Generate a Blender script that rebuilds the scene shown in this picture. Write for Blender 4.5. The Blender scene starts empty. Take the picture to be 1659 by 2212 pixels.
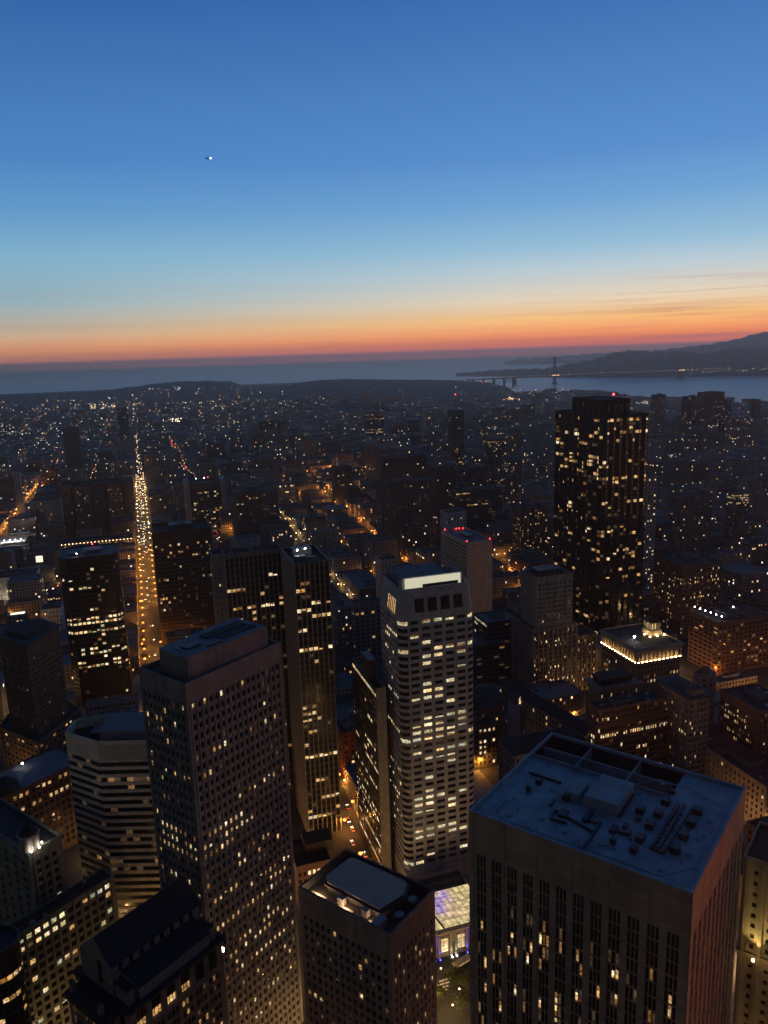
import bpy, math, random
from math import sin, cos, tan, radians, pi, atan2, sqrt, exp
from mathutils import Vector, Matrix
from mathutils.bvhtree import BVHTree
R = random.Random(7)
S = bpy.context.scene
COL = S.collection

# ------------------------------------------------------------------ camera
CAMZ, FPX, CX, CY = 280.0, 1664.0, 829.5, 1106.0          # photo measured on a 1659 x 2212 grid
ROLL = radians(1.81)
PITCH = math.atan((1106 - 770) * cos(ROLL) / FPX)
cd = bpy.data.cameras.new("camera"); cam = bpy.data.objects.new("camera", cd); COL.objects.link(cam)
cd.sensor_fit = 'VERTICAL'; cd.sensor_height = 36; cd.lens = 36 * FPX / 2212; cd.clip_start = 1; cd.clip_end = 200000
fw = Vector((0, cos(PITCH), -sin(PITCH))); up0 = Vector((0, sin(PITCH), cos(PITCH))); rt0 = Vector((1, 0, 0))
rt = rt0 * cos(ROLL) - up0 * sin(ROLL); up = rt0 * sin(ROLL) + up0 * cos(ROLL)
m3 = Matrix((rt, up, -fw)).transposed()
cam.matrix_world = Matrix.Translation((0, 0, CAMZ)) @ m3.to_4x4()
S.camera = cam
CAM = Vector((0, 0, CAMZ))

def ray(px, py):
    return (rt * ((px - CX) / FPX) - up * ((py - CY) / FPX) + fw)
def P(px, py, z):                       # where the sight line through a photo point meets height z
    d = ray(px, py); t = (z - CAMZ) / d.z
    return (d.x * t, d.y * t)
def proj(x, y, z):
    v = Vector((x, y, z)) - CAM; D = v.dot(fw)
    if D <= 1: return (-9999, -9999, D)
    return (CX + v.dot(rt) / D * FPX, CY - v.dot(up) / D * FPX, D)

# ------------------------------------------------------------------ view, world
S.view_settings.view_transform = 'Standard'; S.view_settings.look = 'None'
S.view_settings.exposure = 0.0; S.view_settings.gamma = 1.0
try: S.view_settings.use_curve_mapping = False
except Exception: pass
S.render.engine = 'CYCLES'
cy = S.cycles
cy.use_denoising = True; cy.max_bounces = 5; cy.diffuse_bounces = 3; cy.glossy_bounces = 2
cy.transmission_bounces = 2; cy.volume_bounces = 0; cy.transparent_max_bounces = 6
cy.caustics_reflective = False; cy.caustics_refractive = False
cy.sample_clamp_indirect = 2.0
cy.use_light_tree = True

def lin(c): return c / 12.92 if c <= 0.04045 else ((c + 0.055) / 1.055) ** 2.4
def srgb(r, g, b): return (lin(r / 255), lin(g / 255), lin(b / 255), 1)

HAZE_D = 7.2e-5
W = bpy.data.worlds.new("World"); S.world = W; W.use_nodes = True
nt = W.node_tree; N = nt.nodes; LK = nt.links
for n in list(N): N.remove(n)
def nd(tree, t, **k):
    n = tree.nodes.new(t)
    for a, b in k.items(): setattr(n, a, b)
    return n
def math_(tree, op, a, b=None, clamp=False):
    n = nd(tree, 'ShaderNodeMath', operation=op, use_clamp=clamp)
    for i, v in enumerate((a, b)):
        if v is None: continue
        if isinstance(v, (int, float)): n.inputs[i].default_value = v
        else: tree.links.new(v, n.inputs[i])
    return n.outputs[0]
def ramp(tree, fac, stops, interp='LINEAR'):
    n = nd(tree, 'ShaderNodeValToRGB'); cr = n.color_ramp; cr.interpolation = interp
    while len(cr.elements) < len(stops): cr.elements.new(0.5)
    for e, (p, c) in zip(cr.elements, stops): e.position = p; e.color = c
    tree.links.new(fac, n.inputs[0]); return n.outputs[0]
def mixc(tree, fac, a, b, mode='MIX'):
    n = nd(tree, 'ShaderNodeMix', data_type='RGBA', blend_type=mode)
    for s, v in ((n.inputs[0], fac), (n.inputs[6], a), (n.inputs[7], b)):
        if isinstance(v, (int, float)): s.default_value = v
        elif isinstance(v, tuple): s.default_value = v
        else: tree.links.new(v, s)
    return n.outputs[2]
tc = nd(nt, 'ShaderNodeTexCoord'); sx = nd(nt, 'ShaderNodeSeparateXYZ'); LK.new(tc.outputs['Generated'], sx.inputs[0])
elev = math_(nt, 'ARCSINE', sx.outputs[2])                      # radians above the horizon
edeg = math_(nt, 'MULTIPLY', elev, 180 / pi)
SUN_AZ = radians(21)                                            # the sun went down a little right of straight ahead
sdx, sdy = sin(SUN_AZ), cos(SUN_AZ)
ca = math_(nt, 'ADD', math_(nt, 'MULTIPLY', sx.outputs[0], sdx), math_(nt, 'MULTIPLY', sx.outputs[1], sdy))
hor = math_(nt, 'SQRT', math_(nt, 'MAXIMUM', math_(nt, 'SUBTRACT', 1.0, math_(nt, 'MULTIPLY', sx.outputs[2], sx.outputs[2])), 1e-4))
caz = math_(nt, 'DIVIDE', ca, hor)                              # cosine of the angle from the sunset
az = math_(nt, 'ARCCOSINE', math_(nt, 'MINIMUM', math_(nt, 'MAXIMUM', caz, -1.0), 1.0))
e30 = math_(nt, 'DIVIDE', edeg, 30.0, clamp=True)
sunset = ramp(nt, e30, [(0, srgb(255, 92, 26)), (0.02, srgb(255, 108, 34)), (0.040, srgb(255, 146, 62)), (0.078, srgb(255, 196, 116)), (0.115, srgb(238, 216, 182)),
                        (0.183, srgb(194, 211, 218)), (0.237, srgb(152, 194, 220)), (0.333, srgb(112, 168, 218)), (0.433, srgb(88, 144, 208)), (0.74, srgb(58, 110, 178)), (1.0, srgb(46, 94, 160))])
away = ramp(nt, e30, [(0, srgb(206, 110, 66)), (0.012, srgb(214, 118, 70)), (0.040, srgb(224, 150, 92)), (0.078, srgb(196, 176, 146)), (0.140, srgb(150, 180, 188)),
                      (0.237, srgb(130, 180, 208)), (0.333, srgb(98, 156, 206)), (0.433, srgb(78, 134, 198)), (0.74, srgb(48, 98, 166)), (1.0, srgb(40, 86, 148))])
east = ramp(nt, e30, [(0, srgb(50, 60, 56)), (0.2, srgb(54, 64, 60)), (0.5, srgb(46, 58, 64)), (1.0, srgb(30, 52, 90))])
f1 = ramp(nt, math_(nt, 'DIVIDE', az, radians(60), clamp=True), [(0, (0, 0, 0, 1)), (0.2, (.1, .1, .1, 1)), (0.75, (1, 1, 1, 1))])
west = mixc(nt, f1, sunset, away)
f2 = nd(nt, 'ShaderNodeMapRange', interpolation_type='SMOOTHSTEP'); LK.new(az, f2.inputs[0])
f2.inputs[1].default_value = radians(46); f2.inputs[2].default_value = radians(76)
sky0 = mixc(nt, f2.outputs[0], west, east)
# thin cloud streaks low over the sunset
cv = nd(nt, 'ShaderNodeCombineXYZ')
LK.new(math_(nt, 'MULTIPLY', sx.outputs[0], 5.0), cv.inputs[0]); LK.new(math_(nt, 'MULTIPLY', sx.outputs[1], 5.0), cv.inputs[1])
LK.new(math_(nt, 'MULTIPLY', sx.outputs[2], 230.0), cv.inputs[2])
cn = nd(nt, 'ShaderNodeTexNoise'); cn.inputs['Scale'].default_value = 1.0; cn.inputs['Detail'].default_value = 4; cn.inputs['Roughness'].default_value = .55
LK.new(cv.outputs[0], cn.inputs['Vector'])
cm = ramp(nt, cn.outputs[0], [(0.50, (0, 0, 0, 1)), (0.64, (1, 1, 1, 1))])
cb = ramp(nt, e30, [(0.0, (.2, .2, .2, 1)), (0.02, (.85, .85, .85, 1)), (0.06, (.6, .6, .6, 1)), (0.12, (.45, .45, .45, 1)), (0.19, (0, 0, 0, 1))])
cn2 = nd(nt, 'ShaderNodeTexNoise'); cn2.inputs['Scale'].default_value = 2.2; cn2.inputs['Detail'].default_value = 2; LK.new(tc.outputs['Generated'], cn2.inputs['Vector'])
cm = math_(nt, 'MULTIPLY', cm, ramp(nt, cn2.outputs[0], [(0.4, (.15, .15, .15, 1)), (0.6, (1, 1, 1, 1))]))
cf = math_(nt, 'MULTIPLY', math_(nt, 'MULTIPLY', cm, cb), math_(nt, 'SUBTRACT', 1.0, math_(nt, 'MULTIPLY', f1, .6)))
skyc = mixc(nt, cf, sky0, srgb(176, 96, 92))
# the low sky shines through many kilometres of haze, so it is brighter outside it; overhead the dusk sky is deeper
skyc = mixc(nt, math_(nt, 'SUBTRACT', 1.0, f2.outputs[0]), skyc, ramp(nt, e30, [(0, (6.2, 5.2, 3.6, 1)), (0.007, (5.2, 4.5, 3.3, 1)), (0.013, (3.6, 3.3, 2.6, 1)), (0.02, (2.0, 2.0, 1.95, 1)), (0.027, (1.7, 1.7, 1.65, 1)), (0.045, (1.6,) * 3 + (1,)), (0.087, (1.22,) * 3 + (1,)), (0.167, (1.07,) * 3 + (1,)), (0.3, (1, 1, 1, 1))]), 'MULTIPLY')
zd = nd(nt, 'ShaderNodeMapRange'); LK.new(edeg, zd.inputs[0]); zd.inputs[1].default_value = 26; zd.inputs[2].default_value = 75; zd.inputs[3].default_value = 1.0; zd.inputs[4].default_value = .46
zc_ = nd(nt, 'ShaderNodeCombineColor'); [LK.new(zd.outputs[0], zc_.inputs[k]) for k in range(3)]
skyc = mixc(nt, 1.0, skyc, zc_.outputs[0], 'MULTIPLY')
bg = nd(nt, 'ShaderNodeBackground'); LK.new(skyc, bg.inputs[0]); bg.inputs[1].default_value = 1.0
nish = nd(nt, 'ShaderNodeTexSky'); nish.sky_type = 'NISHITA'; nish.sun_disc = False
nish.sun_elevation = radians(-4.5); nish.sun_rotation = SUN_AZ
bg2 = nd(nt, 'ShaderNodeBackground'); LK.new(nish.outputs[0], bg2.inputs[0]); bg2.inputs[1].default_value = 0.05
ad = nd(nt, 'ShaderNodeAddShader'); LK.new(bg.outputs[0], ad.inputs[0]); LK.new(bg2.outputs[0], ad.inputs[1])
wo = nd(nt, 'ShaderNodeOutputWorld'); LK.new(ad.outputs[0], wo.inputs[0])
# the sun itself is below the horizon: no direct sunlight falls on the city

# ------------------------------------------------------------------ materials
MATS = {}
def mat_base(name):
    m = bpy.data.materials.new(name); m.use_nodes = True
    return m, m.node_tree, m.node_tree.nodes['Principled BSDF']
def surf(name, col, rough=.85, var=.25, scale=.25, spec=.3, metal=0.0, streak=False):
    """matt surface with two sizes of weathering"""
    if name in MATS: return MATS[name]
    m, t, b = mat_base(name)
    g = nd(t, 'ShaderNodeNewGeometry'); n1 = nd(t, 'ShaderNodeTexNoise'); n1.inputs['Scale'].default_value = scale
    n1.inputs['Detail'].default_value = 5; n1.inputs['Roughness'].default_value = .65
    if streak:
        mp = nd(t, 'ShaderNodeMapping'); mp.inputs['Scale'].default_value = (1, 1, .12); t.links.new(g.outputs['Position'], mp.inputs[0]); t.links.new(mp.outputs[0], n1.inputs['Vector'])
    else: t.links.new(g.outputs['Position'], n1.inputs['Vector'])
    lo = tuple(c * (1 - var) for c in col) + (1,); hi = tuple(min(1, c * (1 + var)) for c in col) + (1,)
    cc = ramp(t, n1.outputs[0], [(0.3, lo), (0.7, hi)])
    if streak:                                                  # cladding panels, each a slightly different shade
        sp_ = nd(t, 'ShaderNodeSeparateXYZ'); t.links.new(g.outputs['Position'], sp_.inputs[0]); cv_ = nd(t, 'ShaderNodeCombineXYZ')
        t.links.new(math_(t, 'ADD', math_(t, 'MULTIPLY', sp_.outputs[0], .8), math_(t, 'MULTIPLY', sp_.outputs[1], .62)), cv_.inputs[0]); t.links.new(sp_.outputs[2], cv_.inputs[1])
        br = nd(t, 'ShaderNodeTexBrick'); br.offset = 0.0; br.inputs['Scale'].default_value = 1.0; br.inputs['Brick Width'].default_value = 2.6; br.inputs['Row Height'].default_value = 1.9
        br.inputs['Mortar Size'].default_value = .035; br.inputs['Color1'].default_value = (1.12, 1.11, 1.10, 1); br.inputs['Color2'].default_value = (.84, .85, .86, 1); br.inputs['Mortar'].default_value = (.55, .55, .55, 1)
        t.links.new(cv_.outputs[0], br.inputs['Vector']); cc = mixc(t, 1.0, cc, br.outputs['Color'], 'MULTIPLY')
    t.links.new(cc, b.inputs['Base Color'])
    b.inputs['Roughness'].default_value = rough; b.inputs['Specular IOR Level'].default_value = spec; b.inputs['Metallic'].default_value = metal
    MATS[name] = m; return m
def brick(name, col, col2):
    if name in MATS: return MATS[name]
    m, t, b = mat_base(name)
    g = nd(t, 'ShaderNodeNewGeometry'); n1 = nd(t, 'ShaderNodeTexNoise'); n1.inputs['Scale'].default_value = .8; n1.inputs['Detail'].default_value = 8
    t.links.new(g.outputs['Position'], n1.inputs['Vector'])
    t.links.new(ramp(t, n1.outputs[0], [(0.3, col + (1,)), (0.7, col2 + (1,))]), b.inputs['Base Color'])
    b.inputs['Roughness'].default_value = .9; MATS[name] = m; return m
def glass(name, col=(.012, .014, .018), rough=.12):
    if name in MATS: return MATS[name]
    m, t, b = mat_base(name); b.inputs['Base Color'].default_value = col + (1,); b.inputs['Roughness'].default_value = rough
    b.inputs['Specular IOR Level'].default_value = .4; MATS[name] = m; return m
def lit(name, col, s, mottle=.85, scale=1.3):
    """a lit room behind glass: lamps, blinds and furniture make it uneven"""
    if name in MATS: return MATS[name]
    m, t, b = mat_base(name)
    g = nd(t, 'ShaderNodeNewGeometry'); mp = nd(t, 'ShaderNodeMapping'); mp.inputs['Scale'].default_value = (1, 1, 1.6)
    t.links.new(g.outputs['Position'], mp.inputs[0])
    n1 = nd(t, 'ShaderNodeTexNoise'); n1.inputs['Scale'].default_value = scale; n1.inputs['Detail'].default_value = 3
    t.links.new(mp.outputs[0], n1.inputs['Vector'])
    n2 = nd(t, 'ShaderNodeTexNoise'); n2.inputs['Scale'].default_value = .13; n2.inputs['Detail'].default_value = 1
    t.links.new(g.outputs['Position'], n2.inputs['Vector'])
    a = nd(t, 'ShaderNodeMapRange'); t.links.new(n1.outputs[0], a.inputs[0]); a.inputs[1].default_value = .36; a.inputs[2].default_value = .62
    a.inputs[3].default_value = 1 - mottle; a.inputs[4].default_value = 1.25
    a2 = nd(t, 'ShaderNodeMapRange'); t.links.new(n2.outputs[0], a2.inputs[0]); a2.inputs[1].default_value = .3; a2.inputs[2].default_value = .7
    a2.inputs[3].default_value = .55; a2.inputs[4].default_value = 1.3
    b.inputs['Base Color'].default_value = (.02, .02, .02, 1); b.inputs['Roughness'].default_value = .2
    n3 = nd(t, 'ShaderNodeTexNoise'); n3.inputs['Scale'].default_value = .31; n3.inputs['Detail'].default_value = 1; t.links.new(g.outputs['Position'], n3.inputs['Vector'])
    t.links.new(ramp(t, n3.outputs[0], [(.36, (col[0], col[1] * .78, col[2] * .6, 1)), (.5, col + (1,)), (.64, (col[0], min(1, col[1] * 1.12), min(1, col[2] * 1.5), 1))]), b.inputs['Emission Color'])
    t.links.new(math_(t, 'MULTIPLY', math_(t, 'MULTIPLY', a.outputs[0], a2.outputs[0]), s), b.inputs['Emission Strength'])
    m.cycles.emission_sampling = 'NONE'
    MATS[name] = m; return m
def glow(name, col, s, sample=False):
    if name in MATS: return MATS[name]
    m, t, b = mat_base(name); b.inputs['Base Color'].default_value = (.05, .05, .05, 1)
    b.inputs['Emission Color'].default_value = col + (1,); b.inputs['Emission Strength'].default_value = s
    m.cycles.emission_sampling = 'AUTO' if sample else 'NONE'
    MATS[name] = m; return m

GL = glass('dark window glass'); GLB = glass('black glass', (.006, .006, .007), .08)
L_WARM = lit('warm lit room', (1.0, .60, .22), .85); L_PALE = lit('pale lit room', (1.0, .75, .38), 1.35)
L_DIM = lit('dim lit room', (.9, .46, .14), .32); L_WHT = lit('white lit office', (1.0, .88, .50), .85, .7)
L_GRN = lit('greenish lit office', (.92, .95, .55), .5); L_FAINT = lit('faint room', (.8, .5, .22), .09)
LITS = [GL, L_PALE, L_WARM, L_DIM, L_WHT, L_GRN, L_FAINT]          # pane kinds 0..6
CONC = surf('grey brown concrete', (.23, .20, .175), streak=True)
CONC_D = surf('dark grey concrete', (.20, .19, .175), streak=True)
TAN = surf('tan granite', (.27, .205, .15), streak=True)
STONE = surf('pale stone', (.34, .30, .26), streak=True)
WHITE = surf('off white panel', (.55, .53, .48), streak=True)
BROWN = surf('brown granite', (.13, .075, .05), streak=True)
BLACK = surf('black granite', (.018, .016, .015), .45, spec=.5)
BRICK = brick('red brown brick', (.13, .06, .042), (.21, .105, .07))
BRICK2 = brick('buff brick', (.22, .15, .10), (.30, .21, .145))
BRONZE = surf('dark bronze panel', (.055, .038, .026), .5)
ROOF_D = surf('dark roof felt', (.030, .029, .028), scale=.12)
ROOF_G = surf('grey roof membrane', (.17, .17, .17), scale=.1)
ROOF_W = surf('white roof membrane', (.24, .30, .31), scale=.16, var=.3)
ROOF_T = surf('dark slate roof', (.022, .022, .023), .8)
ROOF_C = surf('clay red roof', (.10, .045, .035), .9)
METAL = surf('painted metal', (.20, .20, .21), .5, scale=.6)
METAL_D = surf('dark painted metal', (.04, .04, .042), .5, scale=.6)
ASPH = surf('asphalt', (.05, .049, .048), .9, scale=.05)
PAVE = surf('pavement concrete', (.20, .19, .175), .9, scale=.2)
PAINT = surf('road paint', (.7, .69, .64), .8)
GREEN = surf('leaf green', (.04, .05, .015), .8, scale=.8)
GREENSTONE = surf('greenish stone', (.20, .20, .145), streak=True)
BARK = surf('bark', (.07, .05, .035))
RED_L = glow('red lamp', (1, .03, .04), 14); WHITE_L = glow('white lamp', (1, .93, .82), 26)
ORANGE_L = glow('sodium lamp', (1, .42, .07), 42); YEL_L = glow('yellow lamp', (1, .68, .28), 26); BLUE_L = glow('blue lamp', (.07, .08, 1), 8)

# ------------------------------------------------------------------ mesh helpers
class MB:
    def __init__(s): s.v = []; s.f = []; s.m = []; s.mats = []
    def mi(s, m):
        if m not in s.mats: s.mats.append(m)
        return s.mats.index(m)
    def poly(s, pts, m):
        k = len(s.v); s.v.extend(tuple(p) for p in pts); s.f.append(tuple(range(k, k + len(pts)))); s.m.append(s.mi(m))
    def prism(s, pts, z0, z1, m, mt=None, bottom=False):
        n = len(pts)
        for i in range(n):
            a, b = pts[i], pts[(i + 1) % n]
            s.poly([(a[0], a[1], z0), (b[0], b[1], z0), (b[0], b[1], z1), (a[0], a[1], z1)], m)
        s.poly([(p[0], p[1], z1) for p in pts], mt or m)
        if bottom: s.poly([(p[0], p[1], z0) for p in reversed(pts)], m)
    def box(s, c, sz, m, ang=0.0, mt=None):          # c: centre of the base
        ca_, sa_ = cos(ang), sin(ang); hx, hy = sz[0] / 2, sz[1] / 2
        pts = [(c[0] + x * ca_ - y * sa_, c[1] + x * sa_ + y * ca_) for x, y in ((-hx, -hy), (hx, -hy), (hx, hy), (-hx, hy))]
        s.prism(pts, c[2], c[2] + sz[2], m, mt, True)
    def tube(s, a, b, r0, r1, m, n=6):
        a = Vector(a); b = Vector(b); d = (b - a).normalized()
        u = d.orthogonal().normalized(); w = d.cross(u)
        A = [a + (u * cos(2 * pi * i / n) + w * sin(2 * pi * i / n)) * r0 for i in range(n)]
        B = [b + (u * cos(2 * pi * i / n) + w * sin(2 * pi * i / n)) * r1 for i in range(n)]
        for i in range(n): s.poly([A[i], A[(i + 1) % n], B[(i + 1) % n], B[i]], m)
        s.poly(list(reversed(A)), m); s.poly(B, m)
    def ball(s, c, r, m, squash=1.0):                # small octahedral globe, once divided
        c = Vector(c); ax = [Vector(v) for v in ((1, 0, 0), (0, 1, 0), (-1, 0, 0), (0, -1, 0))]
        T = Vector((0, 0, 1)); lv = [(0.0, 1.0), (.7, .7), (0, 0)]
        ring = lambda z, rr: [c + Vector((cos(k * pi / 4) * rr * r, sin(k * pi / 4) * rr * r, z * r * squash)) for k in range(8)]
        rings = [ring(-.7, .7), ring(0, 1), ring(.7, .7)]
        for a, b in zip(rings, rings[1:]):
            for k in range(8): s.poly([a[k], a[(k + 1) % 8], b[(k + 1) % 8], b[k]], m)
        for k in range(8):
            s.poly([c + Vector((0, 0, r * squash)), rings[2][k], rings[2][(k + 1) % 8]], m)
            s.poly([c - Vector((0, 0, r * squash)), rings[0][(k + 1) % 8], rings[0][k]], m)
    def mesh(s, name, off=(0, 0, 0)):
        me = bpy.data.meshes.new(name)
        ox, oy, oz = off
        me.from_pydata([(x - ox, y - oy, z - oz) for x, y, z in s.v], [], s.f)
        for m in s.mats: me.materials.append(m)
        me.polygons.foreach_set('material_index', s.m); me.update(); return me
    def build(s, name, parent=None, loc=None):
        off = parent.matrix_basis.translation if parent is not None else (loc or (0, 0, 0))
        if parent is not None and parent.parent is not None: off = off + parent.parent.matrix_basis.translation
        o = bpy.data.objects.new(name, s.mesh(name, off)); COL.objects.link(o)
        if parent is not None: o.parent = parent
        else: o.location = off
        return o
def empty(name, loc, label, cat, group=None):
    o = bpy.data.objects.new(name, None); COL.objects.link(o); o.location = loc; o.empty_display_size = 1
    return tag(o, label, cat, group)
def tag(o, label, cat, group=None, kind=None):
    if label: o['label'] = label
    if cat: o['category'] = cat
    if group: o['group'] = group
    if kind: o['kind'] = kind
    return o
def struct(o): o['kind'] = 'structure'; return o
def stuff(o): o['kind'] = 'stuff'; return o

# ------------------------------------------------------------------ plan: two street grids
TH = radians(107.5)                                  # avenues north of the diagonal street run this way
U = (cos(TH), sin(TH)); V = (sin(TH), -cos(TH))      # along, across (to the right)
TS = radians(143)                                    # the diagonal street and the blocks south of it
NG, SG = (17.5, 107.5), (53.0, 143.0)
def ab(a, b): return (U[0] * a + V[0] * b, U[1] * a + V[1] * b)
def toab(x, y): return (x * U[0] + y * U[1], x * V[0] + y * V[1])
def sst(a, b, x):
    t = min(1, max(0, (x - a) / (b - a))); return t * t * (3 - 2 * t)
def terrain(x, y):
    a, b = toab(x, y)
    h = 14 * sst(900, 1500, a) + 26 * sst(1800, 4200, a)
    h += 62 * exp(-((a - 1750) / 560) ** 2 - ((b - 470) / 300) ** 2)
    h += 62 * exp(-((a - 1950) / 420) ** 2 - ((b - 1150) / 330) ** 2)
    h += 55 * exp(-((a - 3300) / 900) ** 2 - ((b - 850) / 420) ** 2)
    return h

HERO_POLYS = []                                      # (polygon, top) of each landmark, to keep the other blocks off them
def facing(p, q, zt):
    d = Vector((q[0] - p[0], q[1] - p[1])); n = Vector((d.y, -d.x)); mid = Vector(((p[0] + q[0]) / 2, (p[1] + q[1]) / 2))
    return n.normalized().dot((Vector((0, 0)) - mid).normalized()) > -0.05

BR = random.Random(4242)
def facade(mb, panes, p, q, z0, z1, st, wm):
    dx, dy = q[0] - p[0], q[1] - p[1]; L = sqrt(dx * dx + dy * dy); d = (dx / L, dy / L); n = (d[1], -d[0])
    def pt(x, z, o=0.0): return (p[0] + d[0] * x + n[0] * o, p[1] + d[1] * x + n[1] * o, z)
    def quad(x0, x1, za, zb, o=0.0, m=wm): mb.poly([pt(x0, za, o), pt(x1, za, o), pt(x1, zb, o), pt(x0, zb, o)], m)
    if st is None or not facing(p, q, z1):
        quad(0, L, z0, z1); return
    e = st.get('edge', 0.5); nb = max(1, round((L - 2 * e) / st['bay'])); bw = (L - 2 * e) / nb
    pat = st.get('pat') or [((1 - st['ww']) / 2, st['ww'])]
    cols = [(e + i * bw + o * bw, e + i * bw + (o + w) * bw) for i in range(nb) for o, w in pat]
    fl = st['floor']; zt = z1 - st.get('top', 2.0); zb = z0 + st.get('bottom', 1.0)
    nr = max(0, int((zt - zb) / fl + .01)); wh = st['wh'] * fl; hd = st.get('head', (1 - st['wh']) / 2) * fl; dp = st.get('depth', .35)
    sp = st.get('spandrel', wm); rm = st.get('reveal', wm); lf = st.get('lit') or (lambda u, v, c, r: 0)
    prev = z1
    for r in range(nr):
        t1 = zt - r * fl - hd; t0 = t1 - wh
        quad(0, L, t1, prev, m=(wm if r == 0 else sp)); prev = t0
        x = 0.0
        for c, (x0, x1) in enumerate(cols):
            if x0 - x > 1e-3: quad(x, x0, t0, t1)
            x = x1
            mb.poly([pt(x0, t0), pt(x1, t0), pt(x1, t0, -dp), pt(x0, t0, -dp)], rm)
            mb.poly([pt(x0, t1, -dp), pt(x1, t1, -dp), pt(x1, t1), pt(x0, t1)], rm)
            if not st.get('ribbon'):
                mb.poly([pt(x0, t0, -dp), pt(x0, t1, -dp), pt(x0, t1), pt(x0, t0)], rm)
                mb.poly([pt(x1, t0), pt(x1, t1), pt(x1, t1, -dp), pt(x1, t0, -dp)], rm)
            k = lf((x0 + x1) / 2 / L, (t0 + t1) / 2, c, r)
            bl = st.get('blinds', .4)
            if k in (1, 2, 4, 5) and BR.random() < bl:             # a blind or a dark ceiling covers part of the window
                tm = t0 + (t1 - t0) * BR.choice((.4, .5, .6, .7)); ku = BR.choice((0, 3, 6, 3)); lo_k, hi_k = (k, ku) if BR.random() < .75 else (ku, k)
                panes.append((pt((x0 + x1) / 2, (t0 + tm) / 2, -dp + .01), x1 - x0, tm - t0, d, n, lo_k))
                panes.append((pt((x0 + x1) / 2, (tm + t1) / 2, -dp + .01), x1 - x0, t1 - tm, d, n, hi_k))
            else: panes.append((pt((x0 + x1) / 2, (t0 + t1) / 2, -dp + .01), x1 - x0, t1 - t0, d, n, k))
        if L - x > 1e-3: quad(x, L, t0, t1)
    quad(0, L, z0, prev, m=wm)
    fin = st.get('fins')
    if fin:
        fwid, fd, fm = fin
        for i in range(nb + 1):
            xc = e + i * bw; a0, a1 = xc - fwid / 2, xc + fwid / 2; za, zb2 = z0 + .02, z1 - st.get('fin_top', .3)
            mb.poly([pt(a0, za, fd), pt(a1, za, fd), pt(a1, zb2, fd), pt(a0, zb2, fd)], fm)
            mb.poly([pt(a0, za, .002), pt(a0, za, fd), pt(a0, zb2, fd), pt(a0, zb2, .002)], fm)
            mb.poly([pt(a1, za, fd), pt(a1, za, .002), pt(a1, zb2, .002), pt(a1, zb2, fd)], fm)
            mb.poly([pt(a0, zb2, fd), pt(a1, zb2, fd), pt(a1, zb2, .002), pt(a0, zb2, .002)], fm)

def shrink(poly, t):
    n = len(poly); out = []
    for i in range(n):
        a, b, c = Vector(poly[i - 1]), Vector(poly[i]), Vector(poly[(i + 1) % n])
        e1 = (b - a).normalized(); e2 = (c - b).normalized(); n1 = Vector((-e1.y, e1.x)); n2 = Vector((-e2.y, e2.x))
        k = max(.25, 1 + n1.dot(n2)); q = b + (n1 + n2) * (t / k); out.append((q.x, q.y))
    return out
def cap(mb_w, mb_r, poly, z1, ph, wm, rm, wid=.5):
    """parapet ring, its inner faces and the roof deck"""
    inn = shrink(poly, wid); n = len(poly)
    for i in range(n):
        a, b, c, d = poly[i], poly[(i + 1) % n], inn[(i + 1) % n], inn[i]
        mb_w.poly([(a[0], a[1], z1), (b[0], b[1], z1), (c[0], c[1], z1), (d[0], d[1], z1)], wm)
        mb_w.poly([(d[0], d[1], z1), (c[0], c[1], z1), (c[0], c[1], z1 - ph), (d[0], d[1], z1 - ph)], wm)
    mb_r.poly([(p[0], p[1], z1 - ph) for p in inn], rm)
    return inn
PANE_MESH = {}
def pane_mesh(w, h):
    k = (round(w, 2), round(h, 2))
    if k not in PANE_MESH:
        mb = MB(); w2, h2 = k[0] / 2, k[1] / 2
        mb.poly([(-w2, 0, -h2), (w2, 0, -h2), (w2, 0, h2), (-w2, 0, h2)], GL)
        PANE_MESH[k] = mb.mesh('window_pane')
    return PANE_MESH[k]
def hang_panes(root, panes, nmax=100, name='window', lits=LITS):
    base = root.location
    sc = []
    for i, (c, w, h, d, n, k) in enumerate(panes):
        px, py, D = proj(*c)
        inside = -5 < px < 1664 and 0 < py < 2217
        v = CAM - Vector(c); a = w * h * max(0.0, v.normalized().dot(Vector((n[0], n[1], 0)))) / v.length_squared
        sc.append((a * (1 if inside else 0) * (2.5 if k else 1), i))
    sc.sort(reverse=True)
    own = set(i for s, i in sc[:nmax] if s > 0)
    if len(panes) <= nmax: own = set(range(len(panes)))
    rest = MB()
    for i, (c, w, h, d, n, k) in enumerate(panes):
        if i in own:
            me = pane_mesh(w, h); o = bpy.data.objects.new(name, me); COL.objects.link(o); o.parent = root
            o.location = Vector(c) - base; o.rotation_euler = (0, 0, atan2(d[1], d[0]))
            o.material_slots[0].link = 'OBJECT'; o.material_slots[0].material = lits[k]
        else:
            hw, hh = w / 2, h / 2
            rest.poly([(c[0] - d[0] * hw, c[1] - d[1] * hw, c[2] - hh), (c[0] + d[0] * hw, c[1] + d[1] * hw, c[2] - hh),
                       (c[0] + d[0] * hw, c[1] + d[1] * hw, c[2] + hh), (c[0] - d[0] * hw, c[1] - d[1] * hw, c[2] + hh)], lits[k])
    if rest.f: stuff(rest.build('windows', root))

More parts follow.
